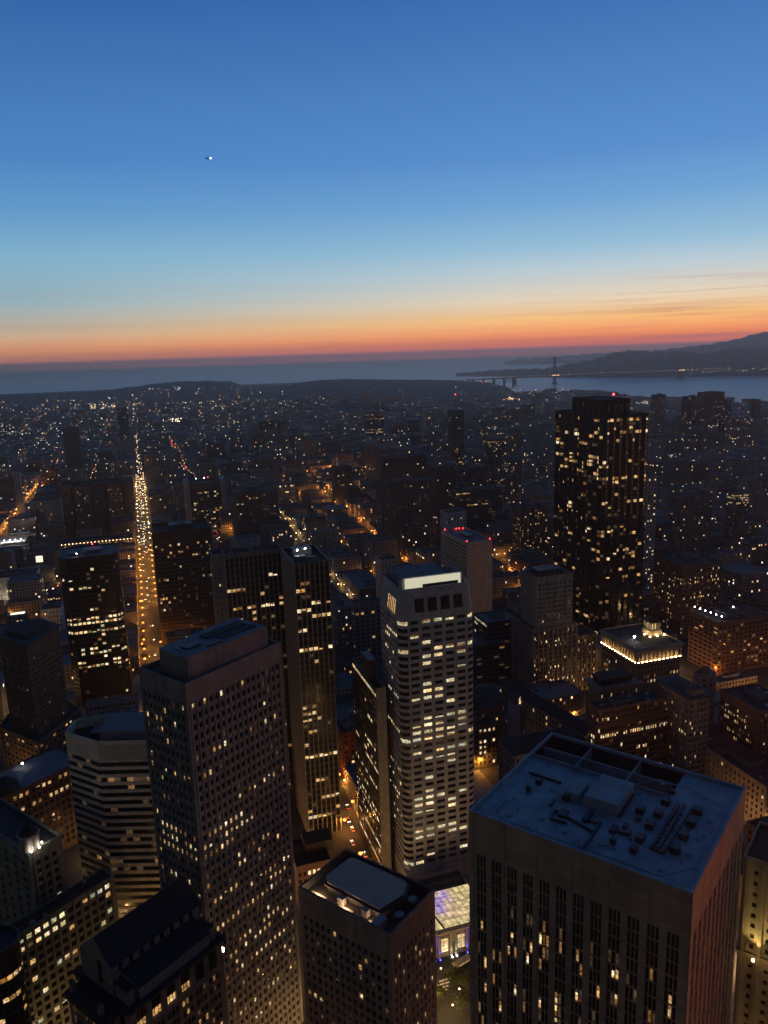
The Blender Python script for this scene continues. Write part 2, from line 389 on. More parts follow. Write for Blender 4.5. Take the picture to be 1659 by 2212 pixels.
def rect(F, z, grid, pr, pl):
    """ground rectangle from its nearest roof corner F (photo point at height z), reaching to photo column pr on the
    right-hand face and pl on the left-hand face; counter-clockwise, starting with the right-hand face"""
    f = P(F[0], F[1], z) if len(F) == 2 else (F[0], F[1])
    out = []
    for ang, target, in ((grid[0], pr), (grid[1], pl)):
        a = radians(ang); d = (cos(a), sin(a))
        if isinstance(target, str): t = float(target)
        else:
            lo, hi = 0.5, 160.0
            f0 = proj(f[0], f[1], z)[0]
            for _ in range(40):
                t = (lo + hi) / 2; x = proj(f[0] + d[0] * t, f[1] + d[1] * t, z)[0]
                if (x < target) == (target > f0): lo = t
                else: hi = t
        out.append((d, t))
    (d1, t1), (d2, t2) = out
    r = (f[0] + d1[0] * t1, f[1] + d1[1] * t1); l = (f[0] + d2[0] * t2, f[1] + d2[1] * t2)
    return [f, r, (r[0] + l[0] - f[0], r[1] + l[1] - f[1]), l]
def cen(poly): return (sum(p[0] for p in poly) / len(poly), sum(p[1] for p in poly) / len(poly))

def rnd_lit(seed, p, rows={}, kinds=(1, 2, 3, 6), top=0, drop=None):
    """which rooms are lit: chance p, with whole floors brighter (rows: floor number from the top -> chance)"""
    r_ = random.Random(seed)
    def f(u, z, c, r):
        q = rows.get(r, p); q = q(u) if callable(q) else q
        if r < top: return 0
        if r_.random() < q: return r_.choice(kinds)
        return 6 if r_.random() < .06 else 0
    return f

def tower(name, label, cat, poly, z0, z1, st, wm, rm=ROOF_D, ph=1.2, nwin=100, deck=True, base=None, hero=True, group=None, parent=None):
    """a building: walls with real window openings, roof, window panes; st: one style or one per edge"""
    c = cen(poly); root = parent or empty(name, (c[0], c[1], z0), label, cat, group)
    mw, mr, panes = MB(), MB(), []
    for i in range(len(poly)):
        s_ = st[i] if isinstance(st, (list, tuple)) else st
        facade(mw, panes, poly[i], poly[(i + 1) % len(poly)], z0, z1, s_, wm)
    if deck: cap(mw, mr, poly, z1, ph, wm, rm)
    mw.build('wall', root)
    if deck: mr.build('roof', root)
    hang_panes(root, panes, nwin)
    if hero: HERO_POLYS.append((poly, z1, z0))
    return root
def part_box(root, name, c, sz, m, ang=0.0, mt=None):
    mb = MB(); mb.box(c, sz, m, ang, mt); return mb.build(name, root)
def ptin(poly, s, t):
    """point inside a four-cornered roof: s along the right-hand face, t along the left-hand face"""
    f, r, b, l = poly
    return (f[0] + (r[0] - f[0]) * s + (l[0] - f[0]) * t, f[1] + (r[1] - f[1]) * s + (l[1] - f[1]) * t)
def roof_kit(root, poly, z, seed, n=6, big=True):
    """plant boxes, vents and a stair head on a flat roof"""
    r_ = random.Random(seed); ang = atan2(poly[1][1] - poly[0][1], poly[1][0] - poly[0][0])
    L1 = (Vector(poly[1]) - Vector(poly[0])).length; L2 = (Vector(poly[3]) - Vector(poly[0])).length
    if big:
        q = ptin(poly, r_.uniform(.42, .58), r_.uniform(.42, .6))
        part_box(root, 'penthouse', (q[0], q[1], z + .004), (L1 * r_.uniform(.3, .45), L2 * r_.uniform(.3, .42), r_.uniform(2.8, 4.5)), r_.choice((METAL, CONC_D, CONC)), ang, ROOF_D)
    for i in range(n):
        s, t = r_.uniform(.1, .9), r_.choice((r_.uniform(.1, .24), r_.uniform(.76, .9)))
        if r_.random() < .5: s, t = t, s
        q = ptin(poly, s, t); w = r_.uniform(1.2, 2.8)
        part_box(root, 'roof_unit', (q[0], q[1], z + .004), (w, w * r_.uniform(.6, 1.3), r_.uniform(.9, 2.0)), r_.choice((METAL, METAL_D, METAL)), ang)

# ------------------------------------------------------------------ landmark towers, near to far
def zat(x, y, ypx):
    lo, hi = 0.0, 300.0
    for _ in range(40):
        m = (lo + hi) / 2
        if proj(x, y, m)[1] > ypx: lo = m
        else: hi = m
    return lo
def rowat(pt, ypx, z1, top, floor): return int((z1 - top - zat(pt[0], pt[1], ypx)) / floor)
def rows_at(pt, z1, top, floor, spec): return {rowat(pt, y, z1, top, floor): q for y, q in spec}
def st_of(poly, x, y):
    f, r, b, l = poly; ax, ay = r[0] - f[0], r[1] - f[1]; bx, by = l[0] - f[0], l[1] - f[1]; X, Y = x - f[0], y - f[1]
    D = ax * by - ay * bx; return ((X * by - Y * bx) / D, (ax * Y - ay * X) / D)
def c8(x, y): return (985 + x * .40625, 1555 + y * .40625)
def c7(x, y): return (518.4 + x * .3437, 1555 + y * .3437)
def span(a, b, q, off=0): return lambda u: q if a <= u <= b else off

# --- the tower with the white roof, bottom right
zA = 155
pA = rect((1497, 1930), zA, SG, 1612, 1012)
stA = dict(bay=4.85, floor=4.05, pat=[(.2, .17), (.415, .17), (.63, .17)], wh=.92, head=.04, depth=.5, blinds=.8, top=12.5, edge=1.6,
           lit=rnd_lit(11, .05, {4: .25, 5: .12, 6: .22, 7: .18, 9: .2, 10: .16, 12: .12, 13: .2, 14: .12, 15: .25, 17: .15, 18: .12, 19: .25, 21: .2, 23: .15}, (1, 2, 2, 3, 3, 6), top=3))
stA2 = dict(stA, lit=rnd_lit(12, .22, {}, (2, 3, 3, 6), top=3))
tA = tower('office_tower', 'brown granite tower with a broad white roof of plant boxes and open wells, bottom right', 'office tower', pA, 0, zA, [stA2, None, None, stA], surf('brown grey granite', (.36, .255, .165), streak=True), deck=False)
zr = zA - 1.0
GRA = surf('brown grey granite', ())
SW, TW = .70, .28                     # the sunken plant wells fill the far corner
def A_(s, t, z): q = ptin(pA, s, t); return (q[0], q[1], z)
mw, mr = MB(), MB()
i_, o_ = .012, 0.0
for (s0, t0, s1, t1) in ((0, 0, 1, 0), (1, 0, 1, 1), (1, 1, 0, 1), (0, 1, 0, 0)):
    ins = lambda s, t: (min(max(s, i_), 1 - i_), min(max(t, i_), 1 - i_))
    a, b = (s0, t0), (s1, t1); c, d = ins(*b), ins(*a)
    mw.poly([A_(*a, zA), A_(*b, zA), A_(*c, zA), A_(*d, zA)], ROOF_W); mw.poly([A_(*d, zA), A_(*c, zA), A_(*c, zr), A_(*d, zr)], ROOF_W)
mw.build('parapet', tA)
e1, e2 = 1 - i_, i_
mr.poly([A_(e2, e2, zr), A_(SW, e2, zr), A_(SW, e1, zr), A_(e2, e1, zr)], ROOF_W)
mr.poly([A_(SW, e2, zr), A_(e1, e2, zr), A_(e1, TW, zr), A_(SW, TW, zr)], ROOF_W)
mr.build('roof', tA)
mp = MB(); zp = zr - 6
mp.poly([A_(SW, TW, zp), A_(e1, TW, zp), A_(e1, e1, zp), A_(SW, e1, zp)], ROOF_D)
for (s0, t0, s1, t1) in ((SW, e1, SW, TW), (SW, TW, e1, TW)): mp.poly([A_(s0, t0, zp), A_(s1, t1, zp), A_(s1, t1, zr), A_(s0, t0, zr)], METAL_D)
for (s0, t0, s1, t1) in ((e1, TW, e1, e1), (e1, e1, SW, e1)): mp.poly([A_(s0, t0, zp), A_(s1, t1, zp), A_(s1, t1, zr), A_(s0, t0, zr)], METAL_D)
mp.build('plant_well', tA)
def wallA(s0, t0, s1, t1, za, zb, m, wid=.35, name='well_wall'):
    a, b = Vector(A_(s0, t0, 0)), Vector(A_(s1, t1, 0)); mid = (a + b) / 2; d = b - a
    part_box(tA, name, (mid.x, mid.y, za), (d.length, wid, zb - za), m, atan2(d.y, d.x))
for t in (.50, .76): wallA(SW + .02, t, .985, t, zp + .01, zr + .1, ROOF_W)
wallA(.84, TW + .02, .84, .98, zp + .01, zr + .09, ROOF_W)
wallA(SW, TW, SW, .985, zr + .003, zr + 1.1, ROOF_W, .3, 'well_kerb')
angA = radians(53)
for k, (x, y) in enumerate(((460, 245), (545, 235), (640, 275), (820, 290))):        # fans down in the wells
    px, py = P(*c8(x, y), zp + 1); mb = MB(); mb.tube((px, py, zp + .01), (px, py, zp + 2.2), 2.1, 2.1, METAL_D, 14); mb.tube((px, py, zp + 2.21), (px, py, zp + 2.7), 1.3, 1.3, METAL, 12); mb.build('cooling_fan', tA)
def boxA(name, pts, h, m, mt=None):
    w = [P(*c8(*q), zr) for q in pts]; mb = MB(); a = sum(w[i][0] * w[(i + 1) % len(w)][1] - w[(i + 1) % len(w)][0] * w[i][1] for i in range(len(w)))
    if a < 0: w = w[::-1]
    mb.prism(w, zr + .004, zr + h, m, mt); return mb.build(name, tA)
def rA(name, x, y, ls, lt, h, m, mt=None):                       # a box squared to the building, centre given in the photo
    q = P(*c8(x, y), zr); return part_box(tA, name, (q[0], q[1], zr + .004), (ls, lt, h), m, angA, mt)
rA('penthouse', 815, 425, 13.5, 9.5, 3.4, ROOF_W); rA('penthouse', 640, 400, 7, 4.2, 2.6, ROOF_W, METAL)
for x, y, ls, lt, h, m in ((440, 340, 1.6, 1.6, 1.5, METAL_D), (385, 385, 1.1, 1.1, 2.1, METAL_D), (510, 370, 1.5, 1.3, .35, METAL), (280, 507, 1.5, 1.2, .3, METAL),
        (580, 596, 1.5, 1.2, .3, METAL), (775, 662, 1.7, 1.2, .3, METAL), (835, 657, 1.4, 1.3, 1.6, METAL_D), (945, 700, 2.2, 1.8, 1.5, METAL_D), (980, 492, 2.4, 2.1, 1.7, METAL_D),
        (1075, 512, 2.4, 2.1, 1.7, METAL_D), (1115, 447, 2.4, 2.1, 1.7, METAL_D), (1030, 573, 2.4, 2.1, 1.7, METAL_D), (970, 532, 1.6, 1.2, .7, METAL_D), (980, 642, 2.6, 2.1, 1.6, METAL_D),
        (1155, 395, 1.2, 1.2, 1.3, METAL_D), (1100, 347, 1.2, 1.2, .5, METAL), (1325, 412, 1.6, 1.3, .35, METAL), (1285, 497, 2.4, 2.2, 1.7, METAL_D), (1250, 562, 2.4, 2.2, 1.7, METAL_D),
        (1210, 630, 2.4, 2.2, 1.7, METAL_D), (1165, 702, 2.4, 2.2, 1.7, METAL_D), (1240, 717, 1.6, 1.2, .5, METAL), (1095, 797, 1.7, 1.3, .35, METAL), (1345, 540, 1.5, 1.2, .35, METAL), (1290, 632, 1.6, 1.2, .3, METAL),
        (590, 420, 3.0, 2.0, 1.5, METAL_D), (700, 520, 5.5, 1.3, .9, METAL_D), (570, 505, 3.2, 2.2, .8, METAL_D), (840, 590, 3.2, 1.6, 1.0, METAL_D), (900, 572, 2.2, 1.2, .9, METAL_D)):
    rA('roof_unit', x, y, ls, lt, h, m)
def ductA(x0, y0, x1, y1, w=.55, h=.7, m=METAL_D):
    a, b = Vector(P(*c8(x0, y0), zr)), Vector(P(*c8(x1, y1), zr)); mid = (a + b) / 2; d = b - a
    part_box(tA, 'duct', (mid.x, mid.y, zr + .006), (d.length, w, h), m, atan2(d.y, d.x))
for q in ((1180, 445, 1045, 675), (1262, 465, 1105, 705), (1030, 682, 1110, 717), (945, 405, 868, 522), (390, 285, 560, 340), (525, 485, 725, 600), (770, 555, 680, 682), (525, 430, 500, 462),
          (525, 485, 500, 530), (500, 530, 590, 555), (860, 600, 930, 620), (930, 600, 925, 645), (690, 540, 770, 560), (1185, 460, 1120, 560), (1215, 455, 1075, 690), (640, 370, 730, 395)): ductA(*q)
for q in ((205, 465, 240, 528), (240, 528, 1090, 832), (1090, 832, 1270, 785), (1270, 785, 1410, 470), (1410, 470, 1330, 410), (205, 465, 350, 290), (940, 345, 1090, 318), (1090, 318, 1330, 405)): ductA(*q, w=.18, h=.14, m=ROOF_W)

ra = random.Random(515)
for k in range(16):                                             # patched membrane, small vents, a row of pipe stands
    s_, t_ = ra.uniform(.05, .66), ra.uniform(.06, .94); q = ptin(pA, s_, t_); part_box(tA, 'membrane_patch', (q[0], q[1], zr + .003), (ra.uniform(1.5, 5), ra.uniform(1, 4), .012), ra.choice((surf('patched membrane', (.17, .2, .21)), ROOF_G, surf('newer membrane', (.31, .36, .37)))), angA + ra.choice((0, 0, .1)))
for k in range(26):
    s_, t_ = ra.uniform(.05, .66), ra.uniform(.05, .95); q = ptin(pA, s_, t_); mb = MB(); h_ = ra.uniform(.4, 1.1); mb.tube((q[0], q[1], zr + .004), (q[0], q[1], zr + h_), .16, .16, METAL, 6); mb.build('vent_pipe', tA)
for k in range(9): ductA(1052 + k * 14, 672 - k * 22, 1092 + k * 14, 690 - k * 22, .2, .35)
for (s0, t0, s1, t1) in ((.03, .03, .03, .97), (.03, .03, .97, .03)):
    a, b = Vector(A_(s0, t0, zr + 1.3)), Vector(A_(s1, t1, zr + 1.3)); mb = MB(); mb.tube(a, b, .05, .05, METAL, 4)
    for k in range(24): p_ = a + (b - a) * (k / 23); mb.tube((p_.x, p_.y, zr + .003), p_, .04, .04, METAL, 4)
    mb.build('guard_rail', tA)

# --- the squat tower with the grey eight-sided roof pad, bottom centre
zB = 100
pB = rect((843, 2019), zB, SG, 939, 644)
stB = dict(bay=2.75, floor=3.75, ww=.56, wh=.60, depth=.5, top=9.5, edge=1.2,
           lit=rnd_lit(21, .02, {1: span(.55, .75, .4), 2: span(.5, .85, .55), 5: span(.35, .8, .4), 6: .05, 8: span(0, .5, .5), 13: span(.1, .5, .5)}, (1, 2, 3)))
stB2 = dict(stB, bay=2.4, ww=.42, lit=rnd_lit(22, .04, {1: .3, 2: .5, 6: .25, 9: .3}, (1, 2, 2)))
tB = tower('office_tower', 'squat tan tower with a grey eight-sided roof pad and three glowing roof scoops', 'office tower', pB, 0, zB, [stB2, None, None, stB], TAN, deck=False)
mw, mr = MB(), MB()
cap(mw, mr, pB, zB, 3.2, METAL_D, ROOF_D, .8); mw.build('parapet', tB); mr.build('roof', tB)
pad = [P(*c7(*q), zB) for q in ((548, 1022), (878, 1196), (1030, 1105), (1050, 1035), (1025, 1012), (715, 872), (690, 872), (540, 985))]
mb = MB(); mb.prism(pad, zB - 3.19, zB + .4, METAL_D, surf('buff roof membrane', (.46, .34, .24), scale=.2, var=.1)); mb.build('roof_pad', tB)
mb = MB(); mb.prism(shrink(pad, -.9), zB - 1.0, zB - .4, METAL_D, METAL_D, True); mb.build('pad_rim', tB)
for s_, t_ in ((.1, .22), (.1, .55), (.1, .85)):
    q = ptin(pB, s_ + .02, t_)
    mb = MB(); mb.box((q[0], q[1], zB - 3.06), (.8, 1.6, .3), glow('warm scoop lamp', (1, .55, .22), 3), angA); o = mb.build('scoop_lamp', tB)
    mb = MB(); mb.box((q[0], q[1], zB - 3.185), (2.8, 6.5, .12), STONE, angA); mb.build('scoop_tray', tB)
    l = bpy.data.lights.new('scoop_light', 'POINT'); l.energy = 1500; l.color = (1, .60, .32); l.shadow_soft_size = .4
    lo = bpy.data.objects.new('scoop_light', l); COL.objects.link(lo); lo.location = (q[0] - tB.location.x, q[1] - tB.location.y, zB - 1.9); lo.parent = tB
for q, sz in (((870, 1275), (5.5, 3.0, 3.0)), ((790, 1195), (2.0, 2.4, 2.6)), ((640, 1120), (2.0, 2.6, 2.6))):
    w = P(*c7(*q), zB - 1); part_box(tB, 'roof_unit', (w[0], w[1], zB - 3.18), sz, METAL, angA)
for x, y in ((1000, 1232), (1085, 1135)):
    w = P(*c7(x, y), zB - 2); mb = MB(); mb.tube((w[0], w[1], zB - 3.18), (w[0], w[1], zB - 1.6), 2.0, 2.0, METAL_D, 14); mb.tube((w[0], w[1], zB - 1.59), (w[0], w[1], zB - 1.3), 1.5, 1.5, METAL, 14); mb.build('cooling_fan', tB)

# --- the tall grey tower of narrow windows, centre left
zC = 173
pC = rect((400, 1477), zC, SG, 606, 299)
fC = pC[0]
specR = [(1560, .05), (1600, span(.6, 1, .35)), (1640, span(.2, .9, .35)), (1690, span(0, .25, .6)), (1775, span(.35, 1, .8)), (1818, span(0, .45, .95)), (1840, span(0, .6, .7)), (1862, span(.0, .35, .85)),
         (1905, span(.2, .8, .5)), (1925, span(.05, 1, .3)), (1965, span(.1, .35, .95)), (1985, span(.4, 1, .7)), (2010, span(.5, .9, .5)), (2035, span(.05, .9, .75)), (2075, span(.3, 1, .6)), (2110, .35), (2150, span(.1, 1, .8)), (2190, .3), (2230, .45)]
specL = [(1585, span(.1, .7, .4)), (1690, span(.1, 1, .5)), (1820, span(.2, 1, .95)), (1842, span(.2, 1, .8)), (1866, span(.0, 1, .95)), (1930, .5)]
stC = dict(bay=2.62, floor=3.9, ww=.5, wh=.56, depth=.55, top=7.5, edge=1.4, lit=rnd_lit(31, .045, rows_at(fC, zC, 7.5, 3.9, specR), (1, 1, 2, 2, 3)), fins=(.55, .28, CONC_D), fin_top=7.6)
stC2 = dict(stC, lit=rnd_lit(32, .05, rows_at(fC, zC, 7.5, 3.9, specL), (1, 1, 2, 3)))
tC = tower('office_tower', 'tall grey tower of narrow windows with a long bluish penthouse roof, left of centre', 'office tower', pC, 0, zC, [stC, None, None, stC2], CONC_D, ROOF_D, ph=1.4)
pent = [P(*q, zC + 7.5) for q in ((403, 1422), (576, 1353), (507, 1333), (343, 1400))]
mb = MB(); mb.prism(pent, zC - 1.39, zC + 7.5, CONC_D, ROOF_G); mb.build('penthouse', tC)
for (s0, t0, s1, t1, h, m, nm) in ((.42, .5, .92, .82, .5, ROOF_D, 'roof_hatch'), (.5, .2, .95, .42, .3, ROOF_D, 'roof_hatch'), (.12, .35, .28, .6, .8, METAL_D, 'roof_unit'), (.08, .2, .1, .7, .3, METAL, 'roof_rail'), (.3, .12, .46, .2, .6, METAL_D, 'roof_unit')):
    mb = MB(); mb.prism([ptin(pent, s0, t0), ptin(pent, s1, t0), ptin(pent, s1, t1), ptin(pent, s0, t1)], zC + 7.504, zC + 7.5 + h, m); mb.build(nm, tC)

# --- the white banded tower, left
zD = 112
pD = [(-134.4, 324.4), (-104, 324), (-88, 333), (-88, 345), (-100, 352), (-140, 352), (-153, 347), (-153, 335)]
stD = dict(bay=3.05, floor=3.85, ww=1.0, wh=.56, head=.0, depth=.3, top=10.5, edge=.0, reveal=WHITE, ribbon=True,
           lit=rnd_lit(41, .006, {2: .7, 3: span(.2, .5, .5), 4: span(.3, .7, .2), 6: .12, 13: .35, 14: .25}, (3, 3, 6, 6)))
stDl = dict(stD, lit=rnd_lit(42, .004, {13: .15, 16: .1}, (3, 6)))
tD = tower('office_tower', 'pale banded tower of alternating white and black storeys with cut-off corners, lower left', 'office tower', pD, 0, zD, [stD, stD, None, None, None, None, stDl, stDl], surf('cream precast', (.68, .58, .42), var=.12, streak=True), ROOF_D, ph=4.5)
mb = MB()
for k in range(9):                                             # louvre blades across the crown
    z = zD - 9.3 + k * .86; mb.box((-119.2, 324.2, z), (29, .16, .3), surf('rose louvre', (.33, .24, .22)), atan2(-.4, 30.4))
mb.build('louvre_blades', tD)
q = [P(*p_, zD + 3.2) for p_ in ((215, 1579), (330, 1577), (330, 1536), (232, 1542))]
mb = MB(); mb.prism(q, zD - 4.49, zD + 3.2, METAL, METAL_D); mb.build('penthouse', tD)
part_box(tD, 'roof_unit', (-139, 342, zD - 4.49), (7, 9, 2.4), METAL_D, .1)

# --- the old steep-roofed office block, bottom left
rE = (-100.2, 222.0); uE = (cos(radians(53)), sin(radians(53))); wE = (cos(radians(-37)), sin(radians(-37)))
EK = .96
def ZE(z): return CAMZ - (CAMZ - z) * EK
def Ep(u, w, z): return ((rE[0] + uE[0] * u + wE[0] * w) * EK, (rE[1] + uE[1] * u + wE[1] * w) * EK, ZE(z))
def Er(u0, u1, w0, w1): return [Ep(u0, w1, 0)[:2], Ep(u1, w1, 0)[:2], Ep(u1, w0, 0)[:2], Ep(u0, w0, 0)[:2]]
stE3 = dict(bay=6.2, floor=8.6, ww=.64, wh=.86, head=.04, bottom=.4, depth=.9, top=1.2, edge=1.4, lit=lambda u, v, c, r: 0)
stE3b = dict(bay=6.2, floor=4.0, pat=[(.12, .22), (.39, .22), (.66, .22)], wh=.66, depth=.6, top=.2, edge=1.4, lit=rnd_lit(51, .10, {}, (3, 2)))
stE2 = dict(bay=3.4, floor=4.6, ww=.5, wh=.8, head=.1, depth=.7, top=.4, edge=1.2)
stE1 = dict(bay=4.2, floor=4.2, ww=.42, wh=.72, head=.14, depth=.5, top=.3, edge=1.5)
PINK = surf('pinkish terracotta', (.19, .15, .125), streak=True); GREYT = surf('grey terracotta', (.19, .185, .18), streak=True)
tE = tower('office_block', 'old stone block with a long steep slate roof and lit arched windows, bottom left', 'office block', Er(-1, 38, -12, 17.5), 0, ZE(65.5), [stE3b] + [None, None] + [stE3b], PINK, ROOF_T, ph=.3, nwin=40)
tower('', '', '', Er(-1, 38, -12, 17.5), ZE(65.5), ZE(76.2), [stE3, None, None, stE3], PINK, ROOF_T, ph=.2, nwin=20, hero=False, parent=tE)
for k in range(6):                                             # the arched heads and the lit lower halves of the tall windows
    u0 = -1 + 1.4 + (39 - 2.8) / 6 * (k + .5)
    if k in (0, 1, 2, 3):
        mb = MB(); za = 67.2
        mb.poly([Ep(u0 - 1.85, 17.5 - .87, za), Ep(u0 + 1.85, 17.5 - .87, za), Ep(u0 + 1.85, 17.5 - .87, za + 2.6), Ep(u0 - 1.85, 17.5 - .87, za + 2.6)], L_WARM); mb.build('lit_window', tE)
    for dx in (-.7, .7):
        mb = MB(); mb.box(Ep(u0 + dx, 17.5 - .7, 66.9), (.16, .2, 7.0), METAL_D, angA); mb.build('mullion', tE)
mb = MB(); mb.prism(Er(-2, 39, -13, 18.8), ZE(76.2), ZE(77.2), ROOF_T, ROOF_T, True); mb.build('cornice', tE)
tower('', '', '', Er(4, 33, -12, 17), ZE(77.2), ZE(82), [stE2, None, None, None], GREYT, ROOF_T, ph=.2, nwin=12, hero=False, parent=tE)
mb = MB(); mb.poly([Ep(3.4, 17.4, 82.02), Ep(33.6, 17.4, 82.02), Ep(33.6, 8.2, 84.2), Ep(3.4, 8.2, 84.2)], ROOF_T)
mb.poly([Ep(3.4, 17.4, 81.7), Ep(33.6, 17.4, 81.7), Ep(33.6, 17.4, 82.02), Ep(3.4, 17.4, 82.02)], ROOF_T)
mb.poly([Ep(3.4, 8.2, 84.2), Ep(3.4, 8.2, 82.01), Ep(3.4, 17.4, 82.01), Ep(3.4, 17.4, 82.02)], GREYT)
mb.poly([Ep(33.6, 8.2, 84.2), Ep(33.6, 17.4, 82.02), Ep(33.6, 17.4, 82.01), Ep(33.6, 8.2, 82.01)], GREYT); mb.build('lower_roof', tE)
tower('', '', '', Er(0, 36.5, -8, 8), ZE(77.3), ZE(88), [stE1, None, None, None], GREYT, ROOF_T, nwin=12, deck=False, hero=False, parent=tE)
mb = MB()                                                      # steep main roof
mb.poly([Ep(-.4, 9, 87.7), Ep(36.9, 9, 87.7), Ep(36.9, 0, 95.3), Ep(-.4, 0, 95.3)], ROOF_T); mb.poly([Ep(36.9, -9, 87.7), Ep(-.4, -9, 87.7), Ep(-.4, 0, 95.3), Ep(36.9, 0, 95.3)], ROOF_T)
mb.poly([Ep(-.4, 9, 87.7), Ep(-.4, -9, 87.7), Ep(36.9, -9, 87.7), Ep(36.9, 9, 87.7)], ROOF_T)
mb.poly([Ep(36.9, 9, 87.7), Ep(36.9, -9, 87.7), Ep(36.9, 0, 95.3)], ROOF_T); mb.build('roof', tE)
mb = MB(); mb.poly([Ep(-.42, -9, 87.7), Ep(-.42, 9, 87.7), Ep(-.42, 0, 95.6)], PINK); mb.poly([Ep(-.42, -9, 77.3), Ep(-.42, 9, 77.3), Ep(-.42, 9, 87.7), Ep(-.42, -9, 87.7)], PINK); mb.build('gable', tE)
mb = MB(); ar = [Ep(-.5, 2.2 + x, z) for x, z in ((-1.1, 79.5), (1.1, 79.5), (1.1, 86.5), (.9, 87.5), (.45, 88.2), (0, 88.4), (-.45, 88.2), (-.9, 87.5), (-1.1, 86.5))]; mb.poly(ar, GL); mb.build('window', tE)
tower('', '', '', Er(-7, -1.01, -7.5, 12), 0, ZE(73.2), [dict(stE3b, lit=rnd_lit(52, .3, {0: .6}, (2, 3))), None, None, dict(stE3b, bay=5, lit=rnd_lit(53, .12, {0: .75}, (2, 2, 3)))], PINK, ROOF_T, nwin=24, hero=False, parent=tE)
mb = MB(); mb.prism(Er(-7.8, -.2, -8.3, 12.8), ZE(73.2), ZE(76), ROOF_T, ROOF_T, True); mb.build('lower_roof', tE)
for u, w in ((-6, 10), (-6, -6), (37, 15)):
    part_box(tE, 'chimney', Ep(u, w, 76.01), (1.6, 1.2, 3.2), PINK, angA)
for u in (1.4, 35.4):
    part_box(tE, 'end_block', Ep(u, 12.5, 77.21), (2.6, 7, 4.6), PINK, angA, ROOF_T)
mb = MB(); mb.box(Ep(38.6, 16, 70), (1.6, 1.6, 1.2), YEL_L, angA); mb.build('corner_lantern', tE)

# --- stepped greenish stone office block in the bottom-left corner
FT = P(96, 1815, 62)
pF = rect((60, 1842), 85, SG, 132, -90)
stF = dict(bay=3.6, floor=3.9, ww=.55, wh=.62, depth=.6, top=5, edge=2.0, fins=(.7, .4, GREENSTONE), lit=rnd_lit(61, .04, {7: .3, 8: .25, 10: .55, 11: .3}, (1, 5, 4)))
stFl = dict(stF, fins=None, lit=rnd_lit(62, .0), bay=7, ww=.3)
tF = tower('office_block', 'stepped greenish stone block with uplit corner turret in the bottom-left corner', 'office block', pF, 0, 85, [stF, None, None, stFl], GREENSTONE, ROOF_T, nwin=80)
q0 = pF[0]
def Fo(u, w, z=0): return (q0[0] + uE[0] * u + wE[0] * w, q0[1] + uE[1] * u + wE[1] * w, z)
mb = MB()
for k in range(8):
    a = radians(53 + 45 * k); mb.box((Fo(2.2, -2.2)[0] + 3.4 * cos(a), Fo(2.2, -2.2)[1] + 3.4 * sin(a), 85.02), (1.1, 1.1, 6.5), STONE, a)
mb.build('turret_piers', tF)
mb = MB(); c0 = Fo(2.2, -2.2); oc = lambda r: [(c0[0] + r * cos(radians(30.5 + 45 * k)), c0[1] + r * sin(radians(30.5 + 45 * k))) for k in range(8)]
mb.prism(oc(2.9), 85.01, 91.5, STONE); mb.prism(oc(4.4), 91.5, 92.4, STONE, STONE, True)
for k in range(8): a, b = oc(4.1)[k], oc(4.1)[(k + 1) % 8]; mb.poly([(a[0], a[1], 92.4), (b[0], b[1], 92.4), (c0[0], c0[1], 97.0)], ROOF_T)
mb.build('turret', tF)
for k in range(5, 9):
    a = radians(53 + 45 * k + 22); x, y = c0[0] + 4.6 * cos(a), c0[1] + 4.6 * sin(a)
    mb = MB(); mb.ball((x, y, 86.0), .36, WHITE_L); mb.build('uplight', tF)
    l = bpy.data.lights.new('uplight', 'POINT'); l.energy = 240; l.color = (1, .9, .78); l.shadow_soft_size = .3
    lo = bpy.data.objects.new('uplight_source', l); COL.objects.link(lo); lo.location = Vector((x, y, 86.6)) - tF.location; lo.parent = tF
stF2 = dict(stF, floor=4.0, ww=.66, wh=.6, top=1.6, lit=rnd_lit(63, .06, {0: .85, 1: .4, 5: .7, 6: .1, 10: .7}, (1, 4, 5, 2)))
tF2 = tower('office_block', 'lower terrace block of green-tinted stone with yellow lit storeys under the stepped one', 'office block',
            [Fo(-30, 10)[:2], Fo(31, 10)[:2], Fo(31, 1.2)[:2], Fo(-30, 1.2)[:2]], 0, 60, [stF2, None, None, None], GREENSTONE, ROOF_D, nwin=80)
roof_kit(tF2, [Fo(-30, 10)[:2], Fo(31, 10)[:2], Fo(31, 1.2)[:2], Fo(-30, 1.2)[:2]], 58.8, 6, 6, False)
pF3 = rect((107, 1672), 52, SG, 190, -120)
stF3 = dict(bay=3.4, floor=4.1, ww=.6, wh=.6, depth=.5, top=2.0, lit=rnd_lit(64, .01, {0: span(.3, 1, .7, .3), 2: .85, 6: .05}, (3, 2, 2)))
pF3 = [Fo(-55, -18)[:2], Fo(14, -18)[:2], Fo(14, -60)[:2], Fo(-55, -60)[:2]]
f0 = P(107, 1675, 50)
def F3(u, w): return (f0[0] + uE[0] * u + wE[0] * w, f0[1] + uE[1] * u + wE[1] * w)
pF3 = [F3(-60, 0), F3(22, 0), F3(22, -30), F3(-60, -30)]
tF3 = tower('office_block', 'brown brick block with two lit storeys and blue roof beside the banded tower', 'office block', pF3, 0, 50, [stF3, None, None, None], surf('dark brown brick', (.085, .05, .035), streak=True), ROOF_G, nwin=60)
mb = MB(); mb.tube((*F3(-22, -8), 48.9), (*F3(-22, -8), 53), 8, 7, ROOF_T, 18); mb.tube((*F3(-22, -8), 53.01), (*F3(-22, -8), 57), 7, 1.5, ROOF_T, 18); mb.build('dome', tF3)
